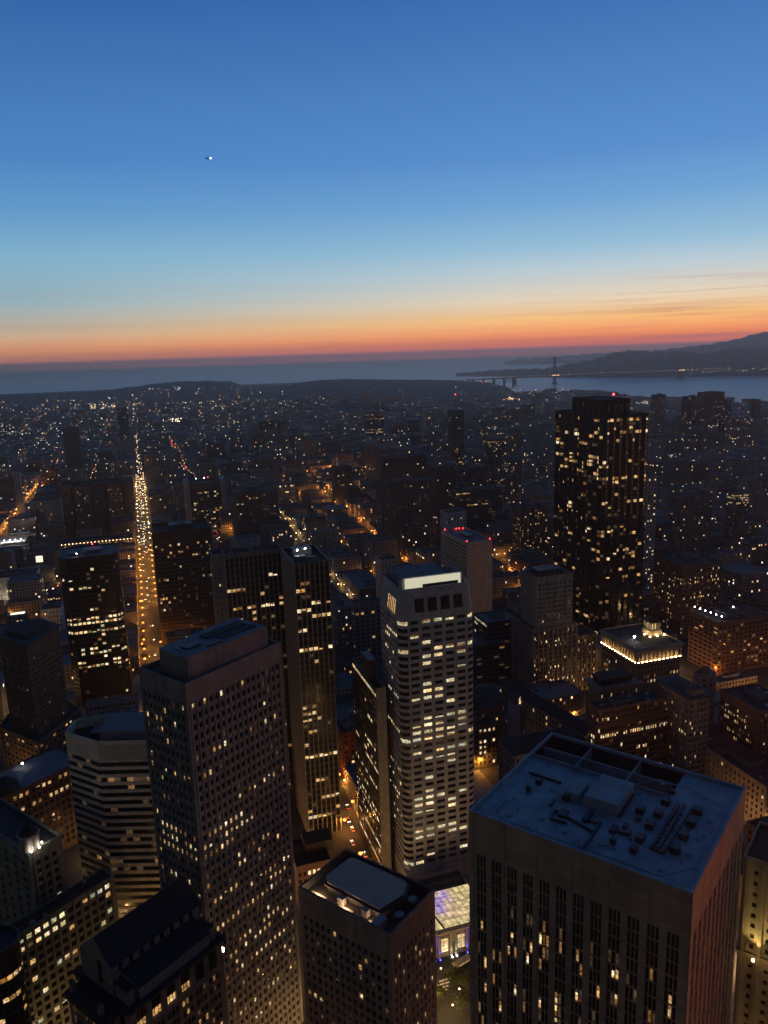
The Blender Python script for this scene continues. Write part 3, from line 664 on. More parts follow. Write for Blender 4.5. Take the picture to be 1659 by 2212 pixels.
mb = MB(); mb.ball((*F3(-3, -24), 51.5), .6, WHITE_L); mb.tube((*F3(-3, -24), 48.9), (*F3(-3, -24), 51), .12, .12, METAL_D); mb.build('roof_lamp', tF3)
q = P(-8, 2030, 92)
arc = [(q[0] + 7 * cos(radians(a)), q[1] + 7 * sin(radians(a))) for a in range(-120, 61, 18)]
pG0 = arc + [(arc[-1][0] - 20, arc[-1][1] + 6), (arc[0][0] - 20, arc[0][1] - 2)]
tower('office_block', 'dark curved corner of a block with orange lit bands at the left edge', 'office block', pG0, 0, 92,
      dict(bay=2.4, floor=3.8, ww=.9, wh=.5, depth=.3, top=9.0, edge=.05, lit=rnd_lit(65, .05, {0: .95, 2: .9, 9: .4}, (2, 3))), BLACK, ROOF_D, nwin=40)

# --- brown wedge tower at the left edge
pG = [(-245, 495.4), (-238.5, 533), (-258, 548), (-276, 536), (-273, 514)]
stG = dict(bay=3.6, floor=3.8, ww=.42, wh=.5, depth=.45, top=9, edge=1.0, lit=rnd_lit(71, .012, {}, (3, 2)))
tG = tower('office_tower', 'dark brown wedge-shaped tower with a flat greenish cap at the left edge', 'office tower', pG, 0, 95, stG, surf('brown brick wall', (.135, .085, .06), streak=True), surf('verdigris roof', (.05, .07, .065)), ph=.8, nwin=60)
mb = MB(); mb.prism(shrink(pG, -1.1), 95.0, 96.4, surf('verdigris roof', ()), None, True); mb.prism(shrink(pG, 5), 96.4, 99.5, METAL_D, ROOF_D); mb.build('cap', tG)
tower('', '', '', shrink(pG, -7), 0, 30, dict(stG, bay=5, top=2, ww=.6, lit=rnd_lit(72, .03, {0: .55}, (1, 2, 3))), surf('brown brick wall', ()), ROOF_D, nwin=20, hero=True, parent=tG)

# --- black tower left of the lit avenue
zH = 129
r_ = rect((126, 1208), zH, NG, 254, '43'); f, r, b, l = r_
def ch(poly, t):
    out = []
    for i in range(len(poly)):
        a, p_, c = Vector(poly[i - 1]), Vector(poly[i]), Vector(poly[(i + 1) % len(poly)])
        out += [tuple(p_ + (a - p_).normalized() * t), tuple(p_ + (c - p_).normalized() * t)]
    return out
pH = ch(r_, 5.0)
H0 = P(190, 1210, zH)
stH = dict(bay=3.5, floor=3.75, ww=.74, wh=.56, depth=.3, top=5.5, edge=.4,
           lit=rnd_lit(81, .015, rows_at(H0, zH, 5.5, 3.75, [(1262, span(.0, .35, .5)), (1280, span(0, .5, .7)), (1328, span(.4, .6, .6)), (1343, .95), (1357, .97), (1371, .95), (1410, .25), (1424, .55), (1440, .3), (1452, .75)]), (1, 1, 1, 4, 3)))
tH = tower('office_tower', 'black granite tower with three fully lit storeys, left of the lit avenue', 'office tower', pH, 0, zH, stH, surf('near black granite', (.030, .022, .018), .5), ROOF_G, ph=1.5)
q = ptin(r_, .55, .5)
part_box(tH, 'penthouse', (q[0], q[1], zH - 1.49), (14, 12, 3.2), METAL, radians(17.5)); q = ptin(r_, .2, .4); part_box(tH, 'roof_unit', (q[0], q[1], zH - 1.49), (5, 9, 2), METAL_D, radians(17.5))
def blink(root, xyz, m=RED_L, r=.5, name='obstruction_light', post=2.0):
    mb = MB(); mb.tube((xyz[0], xyz[1], xyz[2]), (xyz[0], xyz[1], xyz[2] + post), .12, .1, METAL_D); mb.ball((xyz[0], xyz[1], xyz[2] + post + r * .8), r, m); return mb.build(name, root)
q = ptin(r_, .55, .6); blink(tH, (q[0], q[1], zH + 1.75)); q = ptin(r_, .3, .12); blink(tH, (q[0], q[1], zH - 1.49), WHITE_L, .45, 'roof_lamp', 3)

# --- brown tower right of the lit avenue
zI = 116
pI = rect((328, 1152), zI, NG, 456, '48')
stI = dict(bay=5.4, floor=3.9, pat=[(.1, .34), (.56, .34)], wh=.6, depth=.5, top=12, edge=1.5,
           lit=rnd_lit(91, .015, {0: .32, 1: .1, 2: .22, 3: .12, 4: .06, 6: .16, 9: .1, 14: span(0, .3, .9), 15: span(0, .3, .5)}, (1, 2, 2, 3)))
tI = tower('office_tower', 'dark brown tower with scattered amber windows and silver roof edge, right of the lit avenue', 'office tower', pI, 0, zI, [stI, None, None, stI], surf('chocolate granite', (.085, .05, .035), streak=True), ROOF_D, ph=2.5)
mb = MB()
for k in range(7):
    q = ptin(pI, .42 + k * .025, .6); mb.tube((q[0], q[1], zI - 2.4), (q[0] + 2, q[1] - 3, zI + 4.5), .5, .5, METAL, 5)
mb.build('roof_pipes', tI)
q = ptin(pI, .5, .62); part_box(tI, 'penthouse', (q[0], q[1], zI - 2.49), (24, 16, 4.4), METAL_D, radians(17.5))
for s_ in (.012, .988):
    a, b = Vector(ptin(pI, s_, .02)), Vector(ptin(pI, s_, .98)); mid = (a + b) / 2; part_box(tI, 'roof_rail', (mid.x, mid.y, zI + .003), ((b - a).length, .5, .6), STONE, radians(107.5))

# --- pair of dark finned slabs in the middle
zJ = 169
pJ = rect((634, 1218), zJ, NG, 711, 607)
fJ = pJ[0]
specJ = [(1262, span(.2, .4, .6)), (1280, span(.0, .35, .9)), (1306, span(.3, .5, .8)), (1309, span(.5, 1, .6)), (1329, span(0, .4, .8)), (1333, span(.4, 1, .95)), (1371, span(0, .25, .9)), (1403, span(0, 1, .97)), (1430, span(.1, .6, .3)),
         (1530, .35), (1545, .7), (1560, .35), (1590, .12), (1640, .95), (1690, span(.3, .6, .5)), (1730, span(.4, 1, .8)), (1760, .3), (1774, span(0, .7, .95)), (1812, .9)]
stJ = dict(bay=2.95, floor=3.9, ww=.84, wh=.52, head=.1, depth=.25, top=3.0, edge=.3, fins=(.5, .7, surf('pale stone fin', (.34, .30, .26), streak=True)), spandrel=BLACK, lit=rnd_lit(101, .035, rows_at(fJ, zJ, 3.0, 3.9, specJ), (2, 1, 2, 3)))
tJ = tower('office_tower', 'dark narrow tower with vertical stone fins and a bare brown side wall, in the middle', 'office tower', pJ, 0, zJ, [stJ, None, None, dict(bay=9, floor=7.8, ww=.035, wh=.8, depth=.2, top=4)], BLACK, ROOF_D, ph=2.2)
mb = MB()                                                      # the bare brown side
a, b = pJ[3], pJ[0]; n_ = (b[1] - a[1], -(b[0] - a[0])); ln = sqrt(n_[0] ** 2 + n_[1] ** 2); n_ = (n_[0] / ln * .3, n_[1] / ln * .3)
for k in range(4):
    t0, t1 = k / 4 + .006, (k + 1) / 4 - .006; c_, d_ = [(a[0] + (b[0] - a[0]) * t, a[1] + (b[1] - a[1]) * t) for t in (t0, t1)]
    mb.prism([(c_[0] + n_[0], c_[1] + n_[1]), (d_[0] + n_[0], d_[1] + n_[1]), d_, c_], 0, zJ - .3, TAN)
mb.build('side_cladding', tJ)
for s_, t_, w_, h_ in ((.3, .35, 9, 3), (.62, .3, 6, 2.4), (.5, .75, 16, 4)): q = ptin(pJ, s_, t_); part_box(tJ, 'roof_unit', (q[0], q[1], zJ - 2.19), (w_ * .7, w_ * .5, h_), METAL, radians(17.5))
for s_, t_ in ((.3, .5), (.55, .55)): q = ptin(pJ, s_, t_); blink(tJ, (q[0], q[1], zJ - 2.19), WHITE_L, .5, 'roof_lamp', 4.5)
zJ2 = 165
pJ2 = rect((483, 1197), zJ2, NG, 607, '13')
fJ2 = pJ2[0]
specJ2 = [(1257, span(.7, .9, .7)), (1276, span(.6, 1, .7)), (1284, span(0, .35, .9)), (1298, span(.5, .7, .6)), (1313, span(0, 1, .8)), (1330, span(.4, .8, .4)), (1345, .3), (1365, .25)]
stJ2 = dict(stJ, lit=rnd_lit(102, .03, rows_at(fJ2, zJ2, 3.0, 3.9, specJ2), (2, 1, 1, 3)))
tJ2 = tower('office_tower', 'dark wide slab with vertical stone fins behind the long penthouse roof', 'office tower', pJ2, 0, zJ2, [stJ2, None, None, None], CONC_D, ROOF_D, ph=2.0, nwin=80)
f, r, b, l = pJ2; e_ = Vector((f[0] - r[0], f[1] - r[1])).normalized() * 7.2; n_ = Vector((e_.y, -e_.x)).normalized() * -.4
pJ3 = [tuple(Vector(f) + e_ + n_), tuple(Vector(f) + n_), tuple(Vector(l)), tuple(Vector(l) + e_)]
tower('', '', '', pJ3, 0, zJ2 + .6, [dict(bay=7, floor=3.9, ww=.14, wh=.4, depth=.2, top=10, lit=rnd_lit(103, .0, {1: .6, 2: .6})), None, None, None], CONC_D, ROOF_D, nwin=20, hero=True, parent=tJ2)
roof_kit(tJ2, pJ2, zJ2 - 2, 9, 4, False)

# --- white rounded-corner tower with the lit crown, centre
pK0 = rect((863, 1345), 150, NG, 1026, 817)
def rounded(poly, r, n=4):
    out = []
    for i in range(len(poly)):
        a, p_, c = Vector(poly[i - 1]), Vector(poly[i]), Vector(poly[(i + 1) % len(poly)])
        e1, e2 = (a - p_).normalized(), (c - p_).normalized(); o = p_ + (e1 + e2) * r
        for k in range(n + 1):
            t = k / n * pi / 2; out.append(tuple(o - e2 * r * cos(t) - e1 * r * sin(t)))
    return out
pK = rounded(pK0, 4.2)
specK = [(1352, span(.2, .8, .95)), (1367, .25), (1398, span(.45, 1, 1)), (1403, span(.2, .45, .6)), (1412, span(.4, 1, .95)), (1428, span(.25, 1, .9)), (1455, span(.7, .9, .5)), (1492, span(.3, .9, .6)), (1507, .4), (1517, span(.1, .6, .8)), (1530, .2),
         (1565, span(.1, 1, .8)), (1580, .7), (1597, .8), (1612, .75), (1628, .7), (1643, .5), (1662, .25), (1675, .2), (1728, .8), (1745, .3), (1760, .4), (1805, .6), (1820, .5), (1868, .15)]
zK = 152; fK = pK0[0]; kf = ptin(pK0, .6, 0); zK1, zK0 = zat(*kf, 1862), zat(*kf, 1914)
rK = rows_at(fK, zK, 1.5, 3.75, specK)
stK = dict(bay=7.0, floor=3.75, ww=.70, wh=.50, head=.2, depth=.4, top=1.5, bottom=zK1 + .4, edge=.4, lit=rnd_lit(111, .05, rK, (4, 4, 4, 5, 1)))
stKc = dict(bay=2.0, floor=3.75, ww=1.0, wh=.56, head=.2, depth=.3, top=1.5, bottom=zK1 + .4, edge=0.0, ribbon=True, lit=rnd_lit(112, .02, {}, (4,)))
def kc(rows, p):                                               # a whole curved corner lights up at once
    on = {k for k in range(60) if random.Random(1120 + k).random() < p}
    return lambda u, v, c, r: 4 if (r in rows or r in on) else 0
cr_ = [rowat(fK, y, zK, 1.5, 3.75) for y in (1354, 1407, 1606, 1872)]
stKc['lit'] = kc(cr_, .0)
stKl = dict(bay=3.1, floor=3.75, ww=.6, wh=.46, head=.22, depth=.12, top=1.5, bottom=zK1 + .4, edge=.3,
            lit=rnd_lit(113, .02, rows_at(fK, zK, 1.5, 3.75, [(1385, span(.3, 1, .8)), (1400, span(.2, .6, .8)), (1420, span(.1, .8, .5)), (1510, span(.3, 1, .85)), (1540, span(0, .6, .6)), (1590, span(.2, 1, .8)), (1680, span(.3, 1, .8)), (1700, .4), (1735, span(.2, 1, .8)), (1770, .5)]), (4, 5, 1)))
KW = surf('white precast', (.40, .40, .39), streak=True)
styles = []
for i in range(len(pK)):
    k = i % 5
    if k < 4: styles.append(stKc if i < 10 or i > 14 else None)
    else: styles.append({4: stK, 9: stKl, 14: None, 19: stKl}[i])
tK = tower('office_tower', 'white tower with rounded corners, striped lit windows and a glowing crown, in the centre', 'office tower', pK, 0, zK, styles, KW, ROOF_D, deck=False)
ctop = rounded([ptin(pK0, .0, .0), ptin(pK0, 1, 0), ptin(pK0, 1, .93), ptin(pK0, .0, .93)], 4.2)
ctop = shrink(pK, 1.9); zK2 = 166
mb = MB(); nK = len(pK)
for i in range(nK): a, b, c, d = pK[i], pK[(i + 1) % nK], ctop[(i + 1) % nK], ctop[i]; mb.poly([(a[0], a[1], zK), (b[0], b[1], zK), (c[0], c[1], zK2), (d[0], d[1], zK2)], KW)
mb.build('crown', tK)
def crown_pane(i, u0, u1, v0, v1, m, name):
    a, b, c, d = [Vector((*q, z)) for q, z in ((pK[i], zK), (pK[(i + 1) % nK], zK), (ctop[(i + 1) % nK], zK2), (ctop[i], zK2))]
    n = (b - a).cross(d - a).normalized(); F_ = lambda u, v: (a + (b - a) * u) * (1 - v) + (d + (c - d) * u) * v + n * .06
    mb = MB(); mb.poly([F_(u0, v0), F_(u1, v0), F_(u1, v1), F_(u0, v1)], m); mb.build(name, tK)
for u0 in (.13, .345, .56, .775): crown_pane(4, u0, u0 + .15, .12, .62, GLB, 'skylight')
for k in range(5): crown_pane(19, .44 + k * .1, .48 + k * .1, .02, .55, L_WARM, 'lit_slot')
mr, mw = MB(), MB(); cap(mw, mr, ctop, zK2, 2.5, KW, surf('blue grey roof', (.10, .11, .13)), .6); mw.build('parapet', tK); mr.build('roof', tK)
SCREEN = glow('emissive floodlit wall', (1, .95, .68), .62)  # floodlit crown wall: the light on it is put in as emission
def kbar(s0, t0, s1, t1, z0, z1, m, name, wid=.6):
    a, b = Vector(ptin(pK0, s0, t0)), Vector(ptin(pK0, s1, t1)); mid = (a + b) / 2; d = b - a
    return part_box(tK, name, (mid.x, mid.y, z0), (d.length, wid, z1 - z0), m, atan2(d.y, d.x))
for k in range(9): kbar(.13 + k * .082, .16, .13 + (k + 1) * .082 - .003, .16, zK2 - 2.4, zK2 + 4.2, SCREEN, 'glow_panel')
kbar(.10, .20, .9, .20, zK2 - 2.45, zK2 + 4.4, KW, 'screen_wall', .5)
kbar(.9, .20, .9, .75, zK2 - 2.45, zK2 + 4.3, KW, 'screen_wall', .5); kbar(.06, .10, .06, .16, zK2 - 2.4, zK2 + 3.6, KW, 'screen_wall')
kbar(.35, .125, .82, .125, zK2 - 2.4, zK2 + .9, METAL_D, 'gantry', .5)
q = ptin(pK0, .45, .6); part_box(tK, 'penthouse', (q[0], q[1], zK2 - 2.45), (26, 26, 5.5), METAL, radians(17.5), surf('blue grey roof', ()))
stKb = dict(bay=7.4, floor=zK1 - zK0, ww=.6, wh=.78, head=.05, depth=.9, top=.6, bottom=max(.3, zK0 - 1), edge=.8, lit=lambda u, v, c, r: 0)
pKb = [ptin(pK0, -.015, -.015), ptin(pK0, 1.03, -.015), ptin(pK0, 1.03, 1.0), ptin(pK0, -.015, 1.0)]
tower('', '', '', pKb, 0, zK1, [stKb, None, None, stKb], KW, KW, ph=.2, nwin=20, hero=False, parent=tK)

# --- thin bronze office slab tight against the white tower
zX = 110
pX = rect((812, 1491), zX, NG, '5.2', 760)
stX = dict(bay=2.2, floor=3.7, ww=.78, wh=.5, head=.12, depth=.06, top=2.0, edge=.4, lit=rnd_lit(121, .025, {0: .97, 5: span(.6, .8, .9), 9: .2, 11: .3, 12: span(.5, 1, .8), 15: .4, 17: .25, 19: .4, 20: .6, 22: .3, 24: .8, 25: .2, 27: .7}, (4, 1, 4, 2)))
tX = tower('office_tower', 'thin bronze slab with diagonal lit rows and pale end pier, against the white tower', 'office tower', pX, 0, zX, [None, None, None, stX], BRONZE, ROOF_D)
f, r, b, l = pX; mb = MB(); e_ = (r[1] - f[1], f[0] - r[0]); mb.prism([(f[0] + e_[0] * .1, f[1] + e_[1] * .1), (r[0] + e_[0] * .1, r[1] + e_[1] * .1), r, f], 0, zX + 1, surf('pale granite pier', (.34, .30, .235), streak=True)); mb.build('end_pier', tX)
q = ptin(pX, .5, .45); part_box(tX, 'penthouse', (q[0], q[1], zX - 1.19), (4.2, 14, 12), METAL_D, radians(17.5))

# --- lit conservatory and bank entrance at the foot of the white tower
gx = P(954, 2056, 3)
def Pv(s, t, z): return (gx[0] + cos(radians(17.5)) * s + cos(radians(107.5)) * t, gx[1] + sin(radians(17.5)) * s + sin(radians(107.5)) * t, z)
tPv = empty('glass_pavilion', Pv(5, 12, 0), 'lit glass conservatory over a columned entrance at the foot of the white tower', 'pavilion')
def pbox(name, s0, s1, t0, t1, z0, z1, m, mt=None):
    mb = MB(); mb.prism([Pv(s0, t0, 0)[:2], Pv(s1, t0, 0)[:2], Pv(s1, t1, 0)[:2], Pv(s0, t1, 0)[:2]], z0, z1, m, mt, True); return mb.build(name, tPv)
zP = 14.0
tower('', '', '', [Pv(-14, 0, 0)[:2], Pv(26, 0, 0)[:2], Pv(26, 40, 0)[:2], Pv(-14, 40, 0)[:2]], 0, zP, [None] * 4, STONE, ROOF_D, ph=1.6, hero=True, parent=tPv)
pbox('cornice', -14.4, 26.4, -.7, -.003, zP - 1.6, zP - .4, STONE)
for s0 in (-3.8, -1.4, 4.6, 7.0, 12.6, 15): pbox('column', s0 - .55, s0 + .55, -1.0, -.004, .3, zP - 1.62, STONE)
for s0 in (1.6, 10.0):
    w = pbox('window', s0 - 1.7, s0 + 1.7, -.10, -.004, 2.6, 9.6, L_PALE)
    pbox('window_bars', s0 - .06, s0 + .06, -.2, -.104, 2.6, 9.6, METAL_D); 
    for zz in (4.2, 6.0, 7.8): pbox('window_bars', s0 - 1.7, s0 + 1.7, -.19, -.103, zz, zz + .12, METAL_D)
    pbox('window_head', s0 - 1.9, s0 + 1.9, -.3, -.004, 9.9, 10.6, STONE)
for s0, c_ in ((-3.8, (.05, .06, 1)), (-1.4, (.05, .06, 1)), (4.6, (.9, .95, .5)), (7.0, (.9, .95, .5)), (12.6, (.05, .06, 1)), (15, (.05, .06, 1))):
    mb = MB(); mb.ball(Pv(s0, -1.9, .5), .3, WHITE_L if c_[0] > .5 else BLUE_L); mb.build('uplight', tPv)
    l = bpy.data.lights.new('uplight', 'SPOT'); l.energy = 1500 if c_[0] > .5 else 5200; l.color = c_; l.spot_size = radians(42); l.spot_blend = .6; l.shadow_soft_size = .2
    lo = bpy.data.objects.new('uplight_source', l); COL.objects.link(lo); lo.parent = tPv; lo.location = Vector(Pv(s0, -1.9, .9)) - tPv.location
    lo.rotation_euler = Vector((-.12 * sin(radians(17.5)) , .12 * cos(radians(17.5)), 1)).to_track_quat('-Z', 'Y').to_euler()
m, t, b_ = mat_base('lit conservatory glass'); MATS['lit conservatory glass'] = m
g_ = nd(t, 'ShaderNodeNewGeometry'); n1 = nd(t, 'ShaderNodeTexNoise'); n1.inputs['Scale'].default_value = .055; n1.inputs['Detail'].default_value = 2; t.links.new(g_.outputs['Position'], n1.inputs['Vector'])
n2 = nd(t, 'ShaderNodeTexNoise'); n2.inputs['Scale'].default_value = .45; n2.inputs['Detail'].default_value = 3; t.links.new(g_.outputs['Position'], n2.inputs['Vector'])
t.links.new(ramp(t, n1.outputs[0], [(.40, (1, .78, .36, 1)), (.56, (1, .72, .46, 1)), (.63, (.72, .5, .9, 1)), (.70, (.25, .25, 1, 1))]), b_.inputs['Emission Color'])
mr_ = nd(t, 'ShaderNodeMapRange'); t.links.new(n2.outputs[0], mr_.inputs[0]); mr_.inputs[1].default_value = .35; mr_.inputs[2].default_value = .65; mr_.inputs[3].default_value = .4; mr_.inputs[4].default_value = .95
t.links.new(mr_.outputs[0], b_.inputs['Emission Strength']); b_.inputs['Base Color'].default_value = (.05, .05, .05, 1); b_.inputs['Roughness'].default_value = .1
m.cycles.emission_sampling = 'AUTO'
mb = MB(); zt_ = zat(*Pv(5, 26, 0)[:2], 1929)
mb.poly([Pv(2, 1.2, zP), Pv(25, 1.2, zP), Pv(25, 26, zt_), Pv(-2, 26, zt_)], m); mb.poly([Pv(-13, 1.2, zP), Pv(2, 1.2, zP), Pv(-2, 26, zt_), Pv(-13, 20, zt_ - 4)], m)
mb.build('glass_roof', tPv)
def pbar(name, p0, p1, r=.16, m_=METAL_D): mb = MB(); mb.tube(Vector(p0) + Vector((0, 0, .15)), Vector(p1) + Vector((0, 0, .15)), r, r, m_, 4); return mb.build(name, tPv)
pbar('hip_beam', Pv(2, 1.2, zP), Pv(-2, 26, zt_), .5)
for k in range(1, 9): pbar('glazing_bar', Pv(2 + k * 2.6, 1.2, zP), Pv(-2 + k * 3.0, 26, zt_), .1)
for k in range(1, 7): s_ = k / 7; pbar('glazing_bar', Pv(2 - 4 * s_, 1.2 + 24.8 * s_, zP + 9 * s_), Pv(25, 1.2 + 24.8 * s_, zP + 9 * s_), .1)
for k in range(1, 6): pbar('glazing_bar', Pv(2 - k * 2.6, 1.2, zP), Pv(-2 - k * 2.0, 26 - k, zt_ - k * .7), .1)

# --- very tall black tower of bay windows, right
d_ = P(1304, 888, 222); k_ = 722 / sqrt(d_[0] ** 2 + d_[1] ** 2)
r_ = rect((d_[0] * k_, d_[1] * k_, 0), 222, NG, 1401, 1199)
def zig(poly, edges, nb, out):
    res = []; 
    for i in range(4):
        a, b = Vector(poly[i]), Vector(poly[(i + 1) % 4]); res.append(tuple(a))
        if i in edges:
            e = (b - a); n = Vector((e.y, -e.x)).normalized()
            for k in range(nb[edges.index(i)]):
                N_ = nb[edges.index(i)]
                res.append(tuple(a + e * ((k + .5) / N_) + n * out))
                if k < N_ - 1: res.append(tuple(a + e * ((k + 1) / N_)))
    return res
pL = zig(r_, [0, 3], [7, 10], 1.3)
fL = r_[0]
def lspec(seed, spec, p=.05): return rnd_lit(seed, p, rows_at(fL, 222, 3, 3.8, [(y, q * .62) for y, q in spec]), (1, 1, 2, 3, 6))
rr = random.Random(131)
# lit floors are shared by neighbouring facets: one generator per face
specLl = [(912, .35), (925, .1), (948, .55), (960, .5), (976, .35), (990, .3), (1003, .6), (1012, .55), (1024, .45), (1040, .3), (1052, .25), (1080, .25), (1122, .4), (1135, .3), (1148, .4), (1160, .35), (1172, .3), (1190, .3), (1215, .2), (1250, .12), (1300, .1), (1340, .55), (1355, .2), (1365, .4)]
specLr = [(890, .25), (902, .7), (915, .15), (926, .55), (940, .5), (953, .2), (1000, .45), (1010, .3), (1024, .35), (1036, .5), (1044, .3), (1090, .5), (1148, .5), (1160, .35), (1190, .5), (1200, .55), (1212, .5), (1235, .4), (1250, .3), (1285, .3), (1300, .4)]
gl, gr = lspec(132, specLl, .03), lspec(133, specLr, .02)
base_ = dict(bay=9, floor=3.8, ww=.86, wh=.72, head=.12, depth=.2, top=3.0, edge=.12)
def facet_lit(seed, spec, p):
    rows = {r: q for r, q in rows_at(fL, 222, 3, 3.8, spec).items()}
    def make(idx):
        def f(u, v, c, r):
            g_ = random.Random(seed * 7919 + r * 131 + idx)
            on = g_.random() < rows.get(r, p) * .66; k = g_.choice((1, 2, 2, 2, 3)); h_ = random.Random(seed + r * 977 + idx * 31)
            return (k if h_.random() < .8 else 6) if on else (6 if h_.random() < .05 else (2 if h_.random() < .012 else 0))
        return f
    return make
ml, mr2 = facet_lit(132, specLl, .03), facet_lit(133, specLr, .02)
styles = []
for i in range(len(pL)):
    styles.append(dict(base_, lit=mr2(i)) if i < 14 else (None if i < 16 else dict(base_, lit=ml(i))))
BAY = surf('carnelian black granite', (.013, .011, .010), .75, spec=.15)
tL = tower('skyscraper', 'very tall black tower of faceted bay windows with many amber lights, right of centre', 'skyscraper', pL, 0, 222, styles, BAY, ROOF_D, ph=1.2)
up_ = [ptin(r_, .015, .015), ptin(r_, .60, .015), ptin(r_, .60, .64), ptin(r_, .015, .64)]
up2 = zig(up_, [0, 3], [4, 6], 1.2)
tower('', '', '', up2, 220.81, 236, [dict(base_, lit=rnd_lit(134, .0), top=4)] * 8 + [None, None] + [dict(base_, lit=rnd_lit(135, .0), top=4)] * 12, BAY, ROOF_D, nwin=10, hero=False, parent=tL)
q = ptin(up_, .62, .2); blink(tL, (q[0], q[1], 234.8), RED_L, 1.0, post=4)
for s_, t_ in ((.8, .3), (.9, .25), (.95, .12), (.97, .4)):
    q = ptin(up_, s_, t_); mb = MB(); mb.tube((q[0], q[1], 234.8), (q[0], q[1], 238.5), .25, .2, METAL_D); mb.ball((q[0], q[1], 239), 1.1, METAL_D, .8); mb.build('antenna_dish', tL)
HERO_POLYS.append((r_, 236, 0))

# --- slab with a bare tan end wall and red lamps
zM = 95
pM = rect((1008, 1172), zM, NG, 1063, 956)
stM = dict(bay=3, floor=3.7, ww=.86, wh=.5, depth=.3, top=4, lit=rnd_lit(141, .0))
tM = tower('office_tower', 'slab with a bare tan end wall, dark side and red roof-corner lamps', 'office tower', pM, 0, zM, [None, None, None, stM], surf('tan stucco', (.78, .58, .40), var=.08, streak=True), surf('dusk grey roof', (.11, .11, .12)), nwin=30)
for s_, t_ in ((.05, .04), (.95, .04), (.05, .95), (.5, .93), (.62, .93), (.75, .9)): q = ptin(pM, s_, t_); blink(tM, (q[0], q[1], zM - 1.19), RED_L, .55, post=1.6)
q = ptin(pM, .5, .5); part_box(tM, 'roof_unit', (q[0], q[1], zM - 1.19), (8, 16, 2.2), METAL_D, radians(17.5))

def hero(name, label, F, z, pr, pl, st, wm, rm=ROOF_D, grid=NG, nwin=60, kit=4, seed=1, stl_=None, ph=1.2, big=True, z0=0, cat=None, faces=None):
    p = rect(F, z, grid, pr, pl)
    t = tower(name, label, cat or name.replace('_', ' '), p, z0, z, faces or [st, None, None, stl_ or st], wm, rm, ph, nwin)
    if kit: roof_kit(t, p, z - ph, seed, kit, big)
    return t, p
def S_(bay, floor, ww, wh, seed, p, rows={}, kinds=(1, 2, 2, 3), **k):
    return dict(dict(bay=bay, floor=floor, ww=ww, wh=wh, depth=.4, lit=rnd_lit(seed, p, rows, kinds)), **k)
pairs = [(.14, .28), (.54, .28)]
# --- neo-gothic stepped tower
NST = surf('grey terracotta rib', (.36, .33, .29), streak=True)
pN0 = rect((1158, 1248), 104, NG, 1238, 1125)
stN = dict(bay=4.3, floor=3.8, pat=pairs, ww=.5, wh=.62, depth=.5, top=5, edge=.8, fins=(.9, .6, NST), lit=rnd_lit(151, .008, {2: .06}, (2, 1)))
stNb = dict(stN, lit=rnd_lit(152, .10, {2: .3, 3: .25, 6: .2, 8: .3, 9: .22, 11: .5, 12: .25}, (2, 1, 3)), top=3)
tN = tower('office_tower', 'grey neo-gothic tower with vertical ribs, small spires and a broad lower base', 'office tower', pN0, 62, 104, [stN, None, None, stN], NST, ROOF_D, hero=False)
tN.location.z = 62
pNb = [ptin(pN0, -.10, -.06), ptin(pN0, 1.12, -.06), ptin(pN0, 1.12, 1.5), ptin(pN0, -.10, 1.5)]
tower('', '', '', pNb, 0, 62, [stNb, None, None, dict(stNb, lit=rnd_lit(153, .02, {}, (2,)))], BRICK2, ROOF_D, hero=True, parent=tN)
pNc = [ptin(pN0, 1.13, -.02), ptin(pN0, 1.7, -.02), ptin(pN0, 1.7, .9), ptin(pN0, 1.13, .9)]
tower('', '', '', pNc, 0, 50, [dict(stNb, lit=rnd_lit(154, .15, {0: .3, 1: .3}, (3, 2)))] + [None, None, None], BRICK2, ROOF_D, nwin=60, hero=True, parent=tN)
for k in range(9):
    for s_, t_ in ((k / 8, 0), (0, k / 8)):
        q = ptin(pN0, s_, t_); mb = MB(); mb.tube((q[0], q[1], 104.01), (q[0], q[1], 106.8 if k % 4 else 108.5), .55, .15, CONC, 4); mb.build('pinnacle', tN)
q = ptin(pN0, .5, .5); part_box(tN, 'penthouse', (q[0], q[1], 102.81), (22, 14, 4.5), METAL_D, radians(17.5))

# --- lit arcade block with a cupola
zO = 58
pO = rect((1376, 1404), zO, NG, 1475, 1297)
stO = dict(bay=3.0, floor=4.0, ww=.42, wh=.6, depth=.4, top=1.5, lit=rnd_lit(161, .04, {2: .35, 3: .5, 4: .15, 6: .12}, (1, 2, 3)))
tO = tower('office_block', 'floodlit arcaded stone block with a small glowing cupola on its dark roof', 'office block', shrink(pO, .9), 0, 46, [stO, None, None, stO], BRICK2, ROOF_D, ph=.3, hero=False)
HERO_POLYS.append((pO, 58, 0))
ARC = surf('warm limestone', (.42, .35, .25))
mb = MB(); mb.prism(pO, 46.0, 46.9, ARC, ARC, True); mb.build('ledge', tO)
mb = MB(); mb.prism(shrink(pO, 2.6), 46.9, 55.5, ARC, ARC); mb.build('arcade_back_wall', tO)
mb = MB(); mb.prism(shrink(pO, -.5), 55.5, 56.6, ARC, ARC, True); mb.prism(shrink(pO, -1.0), 56.6, 57.3, ARC, ARC, True); mb.build('cornice', tO)
mb = MB(); ri = shrink(pO, .3); cap(mb, mb, ri, 58.4, 1.09, ARC, ROOF_D, .4); mb.prism(ri, 57.31, 57.32, ROOF_D); 
for i in range(4): a, b_2 = ri[i], ri[(i + 1) % 4]; mb.poly([(a[0], a[1], 57.3), (b_2[0], b_2[1], 57.3), (b_2[0], b_2[1], 58.4), (a[0], a[1], 58.4)], ARC)
mb.build('roof', tO)
LAMPBAR = glow('arcade lamp', (1, .60, .24), 34, True)
